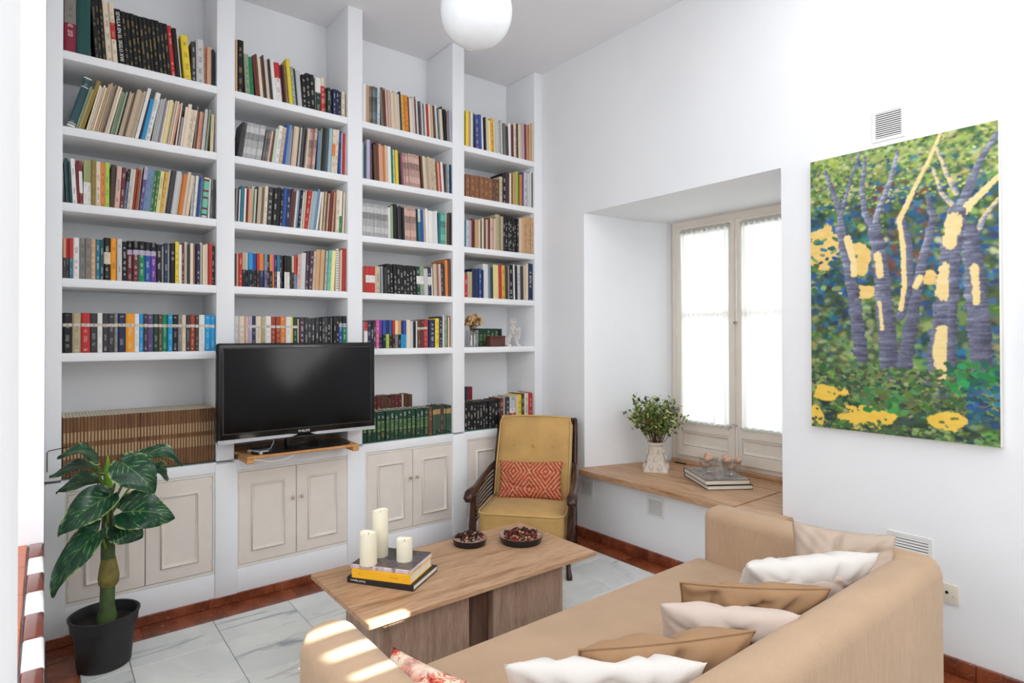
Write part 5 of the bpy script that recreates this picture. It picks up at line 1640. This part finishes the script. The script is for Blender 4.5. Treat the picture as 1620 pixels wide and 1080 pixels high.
def sill_book(A, B, depth, z0, z1, lab, cov):
    a, b = Vector(A), Vector(B)
    u = (b - a).normalized()
    L = (b - a).length
    t = thing('window_book', (a.x, a.y, z0), lab, 'book', rz=math.atan2(u.y, u.x), group='books on the window seat')
    h = z1 - z0
    MB().rbox(0, 0, 0, L, depth, 0.003, 0.0008, 1).rbox(0, 0, h - 0.003, L, depth, h, 0.0008, 1).rbox(-0.0005, depth - 0.004, 0, L + 0.0005, depth, h, 0.001, 1).build('cover', BRWB, t, local=True)
    MB().rbox(0.004, 0.004, 0.003, L - 0.004, depth - 0.004, h - 0.003, 0.0008, 1).build('pages', PAPER, t, local=True)
    if cov:
        MB().rbox(0.002, 0.002, h, L - 0.002, depth - 0.002, h + 0.0005, 0.0002, 1).build('jacket', GREYC, t, local=True)


# near corner at A; spines on the window side
sill_book((3.093, 2.047), (3.327, 1.893), 0.37, ZS, ZS + 0.027, 'lower cream-paged book under the glass cups on the window seat', False)
sill_book((3.090, 2.058), (3.318, 1.905), 0.36, ZS + 0.0275, ZS + 0.057, 'upper grey-covered book carrying the glass cups on the window seat', True)
CUPZ = ZS + 0.0582


def cup(x, y, r, lab):
    t = thing('glass_cup', (x, y, CUPZ), lab, 'cup', group='fluted glass cups on the window seat')

    def fl_(rr_, z, a, k_):
        return rr_ * (1 + (0.03 * math.cos(24 * a) if 0.01 < z < 0.055 and k_ < 7 else 0) + (0.05 * math.cos(8 * a) if z > 0.066 else 0))

    MB().lathe([(r * 0.66, 0.0), (r * 0.70, 0.004), (r * 0.64, 0.010), (r * 0.70, 0.016), (r * 0.86, 0.045), (r * 0.93, 0.062), (r * 1.06, 0.072), (r * 0.99, 0.072), (r * 0.86, 0.060), (r * 0.78, 0.045), (r * 0.60, 0.016), (0.001, 0.013)], 72, fn=fl_, cap1=False).xf(Matrix.Diagonal((1.24, 1.24, 1.22, 1))).build('glass', CUPGL, t, smooth=True, local=True)


cup(3.31, 2.185, 0.048, 'fluted glass cup of eggs on the left, nearer the vase')
cup(3.36, 2.055, 0.050, 'fluted glass cup of eggs on the right, nearer the painting')


def egg(x, y, z, rx, rz_, lab, s=1.0):
    m = MB().lathe([(0.001, -0.0262), (0.009, -0.0245), (0.0165, -0.017), (0.0198, -0.006), (0.0195, 0.004), (0.0165, 0.015), (0.011, 0.0235), (0.005, 0.0278), (0.001, 0.0288)], 20)
    m.v = [(a * s, b * s, c * s) for a, b, c in m.v]
    o = m.build('egg', EGG, smooth=True, ang=3, label=lab, cat='egg', group='brown eggs in the glass cups')
    o.location = (x, y, z)
    o.rotation_euler = (rx, 0, rz_)


egg(3.295, 2.195, CUPZ + 0.042, 1.4, 0.3, 'brown egg low in the left glass cup', 1.08)
egg(3.292, 2.168, CUPZ + 0.084, 1.2, 0.9, 'front brown egg on top in the left glass cup', 1.08)
egg(3.335, 2.205, CUPZ + 0.093, 1.45, 2.2, 'rear brown egg on top in the left glass cup', 1.08)
egg(3.36, 2.055, CUPZ + 0.042, 1.4, 1.2, 'brown egg low in the right glass cup', 1.08)
egg(3.330, 2.060, CUPZ + 0.086, 1.1, 0.5, 'pale front egg on top in the right glass cup', 1.02)
egg(3.352, 2.090, CUPZ + 0.096, 1.5, 2.4, 'rear left egg on top in the right glass cup', 1.08)
egg(3.382, 2.026, CUPZ + 0.085, 1.5, -0.5, 'reddish brown egg at the right of the right glass cup', 1.08)

# ================================================================== pendant globe
gl = thing('globe_pendant', (1.41, 2.02, ZC), 'white opal globe lamp hanging from the ceiling', 'lamp')
gx, gy, gz, gr = 1.41, 2.02, 2.752, 0.150
prof = [(gr * math.sin(math.pi * i / 28), -gr * math.cos(math.pi * i / 28)) for i in range(1, 27)]
MB().lathe([(0.001, -gr)] + prof + [(0.045, gr * 0.965)], 48, (gx, gy, gz)).build('globe', OPAL, gl, smooth=True, ang=3)
MB().lathe([(0.05, 0), (0.05, 0.03), (0.02, 0.045)], 24, (gx, gy, gz + gr * 0.955)).build('collar', CHROME, gl, smooth=True)
MB().tube([(gx, gy, gz + gr), (gx, gy, ZC - 0.02)], 0.006, 8).build('rod', CHROME, gl, smooth=True)
MB().lathe([(0.05, 0), (0.05, 0.015), (0.02, 0.03)], 24, (gx, gy, ZC - 0.03)).build('ceiling_cup', CHROME, gl, smooth=True)

# ================================================================== small ornaments on the right-hand bay
oz = SHZ[4]
jar = thing('glass_jar', (2.36, 3.43, oz), 'clear glass jar holding dried yellow flowers on the shelf', 'jar')
MB().lathe([(0.040, 0), (0.044, 0.003), (0.045, 0.06), (0.042, 0.10), (0.046, 0.115), (0.043, 0.115), (0.039, 0.10), (0.041, 0.06), (0.040, 0.008), (0.001, 0.006)], 32, (2.36, 3.43, oz), cap1=False).build('glass', CUPGL, jar, smooth=True)
DRY = [plain('dried_flower', S(226, 196, 140), 0.8, var=0.2, nscale=60), plain('dried_flower_brown', S(140, 98, 58), 0.8, var=0.2)]
df_ = thing('dried_flowers', (2.36, 3.43, oz + 0.01), 'bunch of dried yellow flowers in the glass jar', 'flowers')
rr = random.Random(8)
hd = MB()
for i in range(26):
    a = rr.random() * 6.283
    q = math.sqrt(rr.random())
    top = Vector((2.365 + 0.072 * q * math.cos(a) + 0.006, 3.42 + 0.03 * q * math.sin(a), oz + 0.125 + 0.085 * (1 - 0.6 * q * q) * rr.uniform(0.5, 1.1)))
    MB().tube([Vector((2.36 + 0.01 * math.cos(a), 3.43 + 0.01 * math.sin(a), oz + 0.01)), Vector((2.36, 3.43, oz + 0.1)).lerp(top, 0.3), top], 0.0012, 4).build('stalk', TWIG, df_)
    for j in range(9):
        p = top + Vector((rr.gauss(0, 1), rr.gauss(0, 1), rr.gauss(0, 1))) * 0.009
        s = rr.uniform(0.006, 0.010)
        mm = MB().grid(4, 4, lambda u, v: ((u - 0.5) * s * 2, (v - 0.5) * s * 2, s * 1.5 * ((u - 0.5) ** 2 + (v - 0.5) ** 2) * 4))
        mm.xf(Matrix.Translation(p) @ Matrix.Rotation(rr.random() * 6, 4, 'Z') @ Matrix.Rotation(rr.uniform(-1.5, 1.5), 4, 'X'))
        hd.add(mm.v, mm.f, 0 if rr.random() < 0.75 else 1)
ho = hd.build('flower_heads', DRY, df_)
ho['kind'] = 'stuff'
REDBOX = plain('red_brown_box', S(92, 48, 44), 0.6, var=0.4, nscale=60)
bx = thing('keepsake_box', (2.555, 3.43, oz), 'small red-brown box standing between jar and figurine', 'box')
MB().rbox(2.495, 3.405, oz, 2.630, 3.455, oz + 0.062, 0.004, 2).build('body', REDBOX, bx)
MB().rbox(2.493, 3.403, oz + 0.0625, 2.632, 3.457, oz + 0.078, 0.004, 2).build('lid', REDBOX, bx)
FIGM = plain('white_wire', S(222, 214, 208), 0.5)
fg = thing('wire_figurine', (2.72, 3.425, oz), 'white openwork wire figurine of a little man on the shelf', 'figurine')
fx, fy = 2.715, 3.425


def wire_blob(c, rx, ry, rz, n, seed, nm):
    r_ = random.Random(seed)
    m = MB()
    for i in range(n):
        pts = []
        t = Vector((r_.gauss(0, 1), r_.gauss(0, 1), r_.gauss(0, 1))).normalized()
        o_ = t.orthogonal().normalized()
        p_ = t.cross(o_)
        for j in range(17):
            a = j / 16 * 6.283
            d = o_ * math.cos(a) + p_ * math.sin(a)
            pts.append((c[0] + d.x * rx, c[1] + d.y * ry, c[2] + d.z * rz))
        m.tube(pts, 0.0026, 5, caps=False)
    m.build(nm, FIGM, fg, smooth=True)


wire_blob((fx, fy, oz + 0.178), 0.024, 0.02, 0.026, 8, 1, 'head')
wire_blob((fx + 0.002, fy, oz + 0.115), 0.031, 0.02, 0.038, 9, 2, 'body')
for s, knee, foot in ((-1, (-0.030, 0.060), (-0.046, 0.004)), (1, (0.030, 0.055), (0.044, 0.004))):
    m = MB()
    for o_ in (-0.012, -0.004, 0.004, 0.012):
        m.tube([(fx + s * 0.012 + o_, fy, oz + 0.085), (fx + knee[0] + o_ * 1.2, fy - 0.006 + abs(o_), oz + knee[1]), (fx + foot[0] + o_ * 0.9, fy, oz + 0.014)], 0.0028, 5)
    m.build('leg', FIGM, fg, smooth=True)
    MB().rbox(fx + foot[0] - 0.018, fy - 0.02, oz + 0.0005, fx + foot[0] + 0.018, fy + 0.01, oz + 0.014, 0.004, 2).build('shoe', FIGM, fg, smooth=True)
MB().tube([(fx + 0.025, fy, oz + 0.135), (fx + 0.045, fy, oz + 0.122), (fx + 0.066, fy, oz + 0.138)], 0.005, 6).build('arm', FIGM, fg, smooth=True)
MB().tube([(fx - 0.028, fy, oz + 0.10), (fx - 0.05, fy, oz + 0.06), (fx - 0.062, fy, oz + 0.03)], 0.004, 6).build('arm', FIGM, fg, smooth=True)
m = MB()
for o_ in (-0.007, 0.0, 0.007):
    m.tube([(fx + 0.06 + o_, fy - 0.004, oz + 0.142), (fx + 0.058 + o_ * 1.6, fy - 0.004, oz + 0.10), (fx + 0.052 + o_ * 0.5, fy - 0.004, oz + 0.05)], 0.0018, 5)
m.build('sack', FIGM, fg, smooth=True)
# ================================================================== painting: tree trunks in a wood
PW, PH = 0.731, 1.290
GX, GY = 250, 440
rng = np.random.default_rng(5)
img = np.zeros((GY, GX, 3), dtype=np.float32)
yy, xx = np.mgrid[0:GY, 0:GX]


def pxuv(cx, cy):
    """position on the canvas, 0..1 from its top left"""
    s_ = (cx - 30) / 570.0
    top = 207 - 137 * s_
    bot = 993 + 54 * s_
    return s_ / ((1 - s_) / 1.243 + s_), (cy - top) / (bot - top)


def srgb(c):
    return np.array([lin(q) for q in c], dtype=np.float32)


def daub(u, v, ru, rv, ang, col):
    cx, cy, rx, ry = u * GX, v * GY, max(ru * GX, 0.8), max(rv * GX, 0.8)
    R_ = int(max(rx, ry)) + 2
    x0, x1, y0, y1 = max(0, int(cx - R_)), min(GX, int(cx + R_ + 1)), max(0, int(cy - R_)), min(GY, int(cy + R_ + 1))
    if x0 >= x1 or y0 >= y1: return
    X = xx[y0:y1, x0:x1] - cx
    Y = yy[y0:y1, x0:x1] - cy
    c_, s_ = math.cos(ang), math.sin(ang)
    a, b = X * c_ + Y * s_, -X * s_ + Y * c_
    mk = (np.abs(a / rx) ** 2.6 + np.abs(b / ry) ** 2.6 + 0.25 * rng.random(X.shape)) < 1.05
    img[y0:y1, x0:x1][mk] = col


def scatter(n, region, pal, ru=(0.012, 0.032), rv=(0.008, 0.018), ang=(-0.6, 0.9)):
    u0, v0, u1, v1 = region
    for _ in range(n):
        c = np.array(pal[rng.integers(len(pal))], dtype=np.float32)
        c = srgb(np.clip(c + rng.normal(0, 9, 3), 0, 255))
        daub(rng.uniform(u0, u1), rng.uniform(v0, v1), rng.uniform(*ru), rng.uniform(*rv), rng.uniform(*ang), c)


GRN = [(66, 98, 54), (92, 128, 64), (118, 146, 80), (58, 92, 66), (140, 158, 98), (84, 104, 60)]
DGR = [(38, 62, 44), (46, 76, 50), (32, 58, 56), (70, 84, 44)]
LGR = [(160, 176, 84), (176, 190, 110), (140, 166, 74), (196, 204, 140)]
BLU = [(30, 80, 124), (42, 98, 142), (28, 66, 100), (60, 116, 138), (34, 90, 110)]
YEL = [(236, 204, 130), (240, 214, 150), (228, 190, 104)]
BRI = [(232, 190, 66), (238, 200, 84)]
BRN = [(96, 62, 44), (120, 74, 50)]
TRK = [(54, 52, 70), (76, 76, 98), (98, 100, 122), (122, 126, 148), (168, 174, 192)]
img[:] = srgb((56, 84, 60))
scatter(220, (0, 0, 1, 0.2), LGR + GRN, (0.03, 0.07), (0.02, 0.05))
scatter(200, (0, 0.15, 1, 0.55), BLU + DGR + GRN, (0.03, 0.08), (0.02, 0.05))
scatter(220, (0, 0.5, 1, 1), GRN + DGR, (0.03, 0.08), (0.02, 0.05))
scatter(800, (0, 0, 1, 1), GRN + DGR, (0.008, 0.026), (0.006, 0.014))
scatter(460, (0, 0.14, 1, 0.52), BLU + BLU + DGR)
scatter(800, (0, 0, 1, 0.17), GRN + LGR + LGR, (0.008, 0.022), (0.005, 0.012))
scatter(110, (0, 0.1, 1, 0.4), LGR + GRN)
scatter(60, (0.35, 0.12, 0.7, 0.45), BRN)
scatter(120, (0, 0.04, 1, 0.5), BLU, (0.008, 0.02))
scatter(90, (0.6, 0.45, 1, 0.75), BLU + [(60, 104, 110)])
scatter(420, (0, 0.52, 0.62, 0.82), GRN + [(150, 168, 120), (108, 132, 88), (128, 146, 96)])
scatter(80, (0.0, 0.5, 0.3, 0.64), DGR + BLU)
def field(sx_f, sy_f, seed):
    """smooth random field over the canvas"""
    r_ = np.random.default_rng(seed)
    gx_, gy_ = max(2, int(GX / sx_f) + 3), max(2, int(GY / sy_f) + 3)
    g = r_.random((gy_, gx_)).astype(np.float32)
    fx_ = xx / sx_f
    fy_ = yy / sy_f
    x0, y0 = fx_.astype(int), fy_.astype(int)
    tx, ty = fx_ - x0, fy_ - y0
    tx, ty = tx * tx * (3 - 2 * tx), ty * ty * (3 - 2 * ty)
    return (g[y0, x0] * (1 - tx) + g[y0, x0 + 1] * tx) * (1 - ty) + (g[y0 + 1, x0] * (1 - tx) + g[y0 + 1, x0 + 1] * tx) * ty


FE = field(3, 5, 1)
FB = field(26, 2.2, 2)
FC = field(9, 4, 3)
FD = field(2, 2, 4)


def stroke(pts, w0, w1, pal, rag=0.35):
    """a trunk, branch or patch of light: a filled path with ragged edges and cross-brushed tones"""
    P = [np.array(pxuv(*p)) * np.array([GX, GY]) for p in pts]
    seg = [np.linalg.norm(b - a) for a, b in zip(P[:-1], P[1:])]
    tot = sum(seg)
    best = np.full((GY, GX), 1e9, dtype=np.float32)
    side = np.zeros((GY, GX), dtype=np.float32)
    run = 0.0
    for a, b, L in zip(P[:-1], P[1:], seg):
        d = (b - a) / max(L, 1e-6)
        px_, py_ = xx - a[0], yy - a[1]
        t = np.clip(px_ * d[0] + py_ * d[1], 0, L)
        w = (w0 + (w1 - w0) * (run + t) / tot) * GX * 0.5
        qx, qy = px_ - t * d[0], py_ - t * d[1]
        dist = np.hypot(qx, qy) / w
        m_ = dist < best
        best[m_] = dist[m_]
        side[m_] = (qx / w)[m_]
        run += L
    mk = best + rag * (FE - 0.5) + 0.25 * (FD - 0.5) < 0.95
    tone = np.clip(0.5 * FB + 0.3 * FC + 0.2 * FD - 0.2 * side + 0.42 * (0.55 - yy / GY), 0, 0.999)
    order = sorted(pal, key=lambda c: sum(c))
    cols_ = np.array([srgb(c) for c in order], dtype=np.float32)
    n_ = len(order)
    pos = tone * (n_ - 1)
    i0 = np.clip(pos.astype(int), 0, n_ - 2) if n_ > 1 else np.zeros_like(pos, dtype=int)
    fr2 = (pos - i0)[..., None]
    c_ = cols_[i0] * (1 - fr2) + cols_[np.minimum(i0 + 1, n_ - 1)] * fr2
    img[mk] = c_[mk]


def patch(cx, cy, rx, ry, pal, seed):
    u, v = pxuv(cx, cy)
    f_ = field(14, 10, seed)
    d = ((xx - u * GX) / (rx * GX)) ** 2 + ((yy - v * GY) / (ry * GX)) ** 2
    mk = d + 1.3 * (f_ - 0.5) + 0.3 * (FD - 0.5) < 1
    c0, c1 = srgb(pal[0]), srgb(pal[-1])
    t = FC[..., None]
    img[mk] = (c0 * (1 - t) + c1 * t)[mk]


def soften(n):
    global img
    for _ in range(n):
        p_ = np.pad(img, ((1, 1), (1, 1), (0, 0)), mode='edge')
        img[:] = (p_[:-2, 1:-1] + p_[2:, 1:-1] + p_[1:-1, :-2] + p_[1:-1, 2:] + 2 * img) / 6.0


soften(5)
scatter(420, (0, 0, 1, 0.2), GRN + LGR, (0.005, 0.014), (0.004, 0.008))
scatter(260, (0, 0.15, 1, 0.8), GRN + BLU, (0.005, 0.014), (0.004, 0.008))
k570 = 1 / 570.0
patch(65, 465, 0.11, 0.13, YEL, 11)
patch(175, 490, 0.06, 0.10, YEL, 12)
patch(190, 590, 0.12, 0.04, YEL, 13)
patch(390, 545, 0.05, 0.04, YEL, 14)
scatter(60, (0.0, 0.3, 0.3, 0.5), GRN + BLU)
YT = [(238, 212, 148), (232, 202, 132), (244, 222, 166)]
stroke([(75, 235), (100, 300), (118, 350), (122, 430)], 14 * k570, 26 * k570, TRK)
stroke([(180, 170), (150, 260), (130, 330), (122, 360)], 8 * k570, 16 * k570, TRK)
stroke([(118, 400), (140, 500), (160, 620), (180, 780)], 34 * k570, 50 * k570, TRK)
stroke([(140, 430), (158, 500), (160, 540)], 26 * k570, 22 * k570, YT)
stroke([(195, 190), (185, 290), (195, 360), (225, 410)], 12 * k570, 28 * k570, TRK)
stroke([(295, 170), (270, 260), (235, 340), (222, 400)], 12 * k570, 22 * k570, TRK + [(190, 190, 200)])
stroke([(222, 400), (242, 520), (255, 680), (270, 850)], 46 * k570, 66 * k570, TRK)
stroke([(232, 480), (238, 540)], 26 * k570, 22 * k570, YT)
stroke([(236, 620), (244, 700)], 12 * k570, 12 * k570, YT)
stroke([(385, 300), (400, 370), (370, 480), (345, 600), (318, 760), (310, 810)], 16 * k570, 52 * k570, TRK)
stroke([(298, 370), (322, 440), (328, 560), (300, 660)], 30 * k570, 30 * k570, TRK)
stroke([(298, 375), (308, 450), (312, 570), (300, 640)], 16 * k570, 16 * k570, YT)
stroke([(425, 110), (390, 190), (350, 265), (300, 370)], 10 * k570, 18 * k570, YT + [(200, 190, 170)])
stroke([(360, 545), (345, 570)], 22 * k570, 22 * k570, YT)
stroke([(410, 150), (440, 230), (470, 290)], 10 * k570, 16 * k570, TRK + YT)
stroke([(400, 215), (425, 290), (462, 330)], 8 * k570, 16 * k570, YT + TRK)
stroke([(598, 105), (545, 190), (505, 280), (480, 340)], 14 * k570, 30 * k570, TRK)
stroke([(600, 235), (545, 290), (500, 335), (470, 370)], 14 * k570, 34 * k570, YT)
stroke([(598, 305), (560, 350), (535, 400)], 12 * k570, 18 * k570, YT + TRK)
stroke([(505, 400), (520, 500), (530, 640), (545, 805)], 50 * k570, 66 * k570, TRK)
stroke([(524, 510), (530, 615)], 24 * k570, 20 * k570, YT)
stroke([(470, 350), (452, 470), (440, 600), (425, 740), (410, 870)], 56 * k570, 80 * k570, TRK)
stroke([(462, 370), (450, 440)], 48 * k570, 40 * k570, YT)
stroke([(438, 520), (430, 590)], 46 * k570, 46 * k570, YT)
stroke([(428, 700), (418, 760), (430, 850)], 40 * k570, 46 * k570, YT)
stroke([(462, 480), (455, 640), (452, 800), (450, 890)], 26 * k570, 26 * k570, TRK)
# ground: bushes and sunlit patches
scatter(900, (0, 0.77, 1, 0.93), GRN + DGR + [(92, 128, 60), (60, 96, 44), (110, 120, 70)], (0.008, 0.024), (0.006, 0.014))
scatter(60, (0.75, 0.74, 1, 0.84), [(30, 120, 62), (44, 140, 74), (24, 96, 70)])
scatter(50, (0.85, 0.82, 1, 0.94), BLU + [(30, 92, 92)])
for a_ in ((82, 893, 0.10, 0.05, 1), (190, 965, 0.15, 0.07, 2), (440, 970, 0.10, 0.055, 3), (45, 960, 0.04, 0.08, 4)):
    patch(a_[0], a_[1], a_[2], a_[3], BRI, a_[4])
scatter(200, (0, 0.965, 1, 1.0), GRN + DGR + GRN, (0.008, 0.024), (0.005, 0.012))
scatter(36, (0.0, 0.86, 1, 0.97), GRN, (0.006, 0.016), (0.005, 0.01))
scatter(60, (0.3, 0.84, 0.6, 0.92), [(52, 120, 62), (70, 140, 74), (96, 110, 54)])
soften(1)
k = NT('oil_paint')
at_ = k.n('ShaderNodeAttribute', attribute_name='Paint')
k.l(at_.outputs['Color'], k.b.inputs['Base Color'])
k.bump(k.noise(k.coords(), 130, 3), 0.35, 0.003)
OIL = k.set(0.5, 0, 0.4)
pt = thing('painting', (XR, 1.003, 0.958), 'large unframed canvas painting of tree trunks in a sunny wood', 'painting')
PY0, PY1, PZ0, PZ1 = 0.638, 1.369, 0.960, 2.250
MB().rbox(XR - 0.030, PY0, PZ0, XR - 0.002, PY1, PZ1, 0.003, 2).build('canvas', CANVAS, pt)
gv = np.empty((GY + 1, GX + 1, 3), dtype=np.float32)
relief = np.zeros((GY + 1, GX + 1), dtype=np.float32)
lum = img.sum(2)
relief[:-1, :-1] = 0.0007 * (lum / max(lum.max(), 1e-6))
gv[..., 0] = XR - 0.0306 - relief
gv[..., 1] = PY1 - (PY1 - PY0) * np.linspace(0.003, 0.997, GX + 1)[None, :]
gv[..., 2] = PZ1 - (PZ1 - PZ0) * np.linspace(0.002, 0.998, GY + 1)[:, None]
idx = np.arange((GY + 1) * (GX + 1)).reshape(GY + 1, GX + 1)
fc = np.stack([idx[:-1, :-1], idx[1:, :-1], idx[1:, 1:], idx[:-1, 1:]], -1).reshape(-1, 4)
me = bpy.data.meshes.new('painted_surface')
me.from_pydata(gv.reshape(-1, 3).tolist(), [], fc.tolist())
ca = me.color_attributes.new('Paint', 'FLOAT_COLOR', 'CORNER')
cols4 = np.ones((GY * GX, 4, 4), dtype=np.float32)
cols4[:, :, :3] = img.reshape(-1, 1, 3)
ca.data.foreach_set('color', cols4.ravel())
me.materials.append(OIL)
link('painted_surface', me, pt)

bpy.context.view_layer.update()
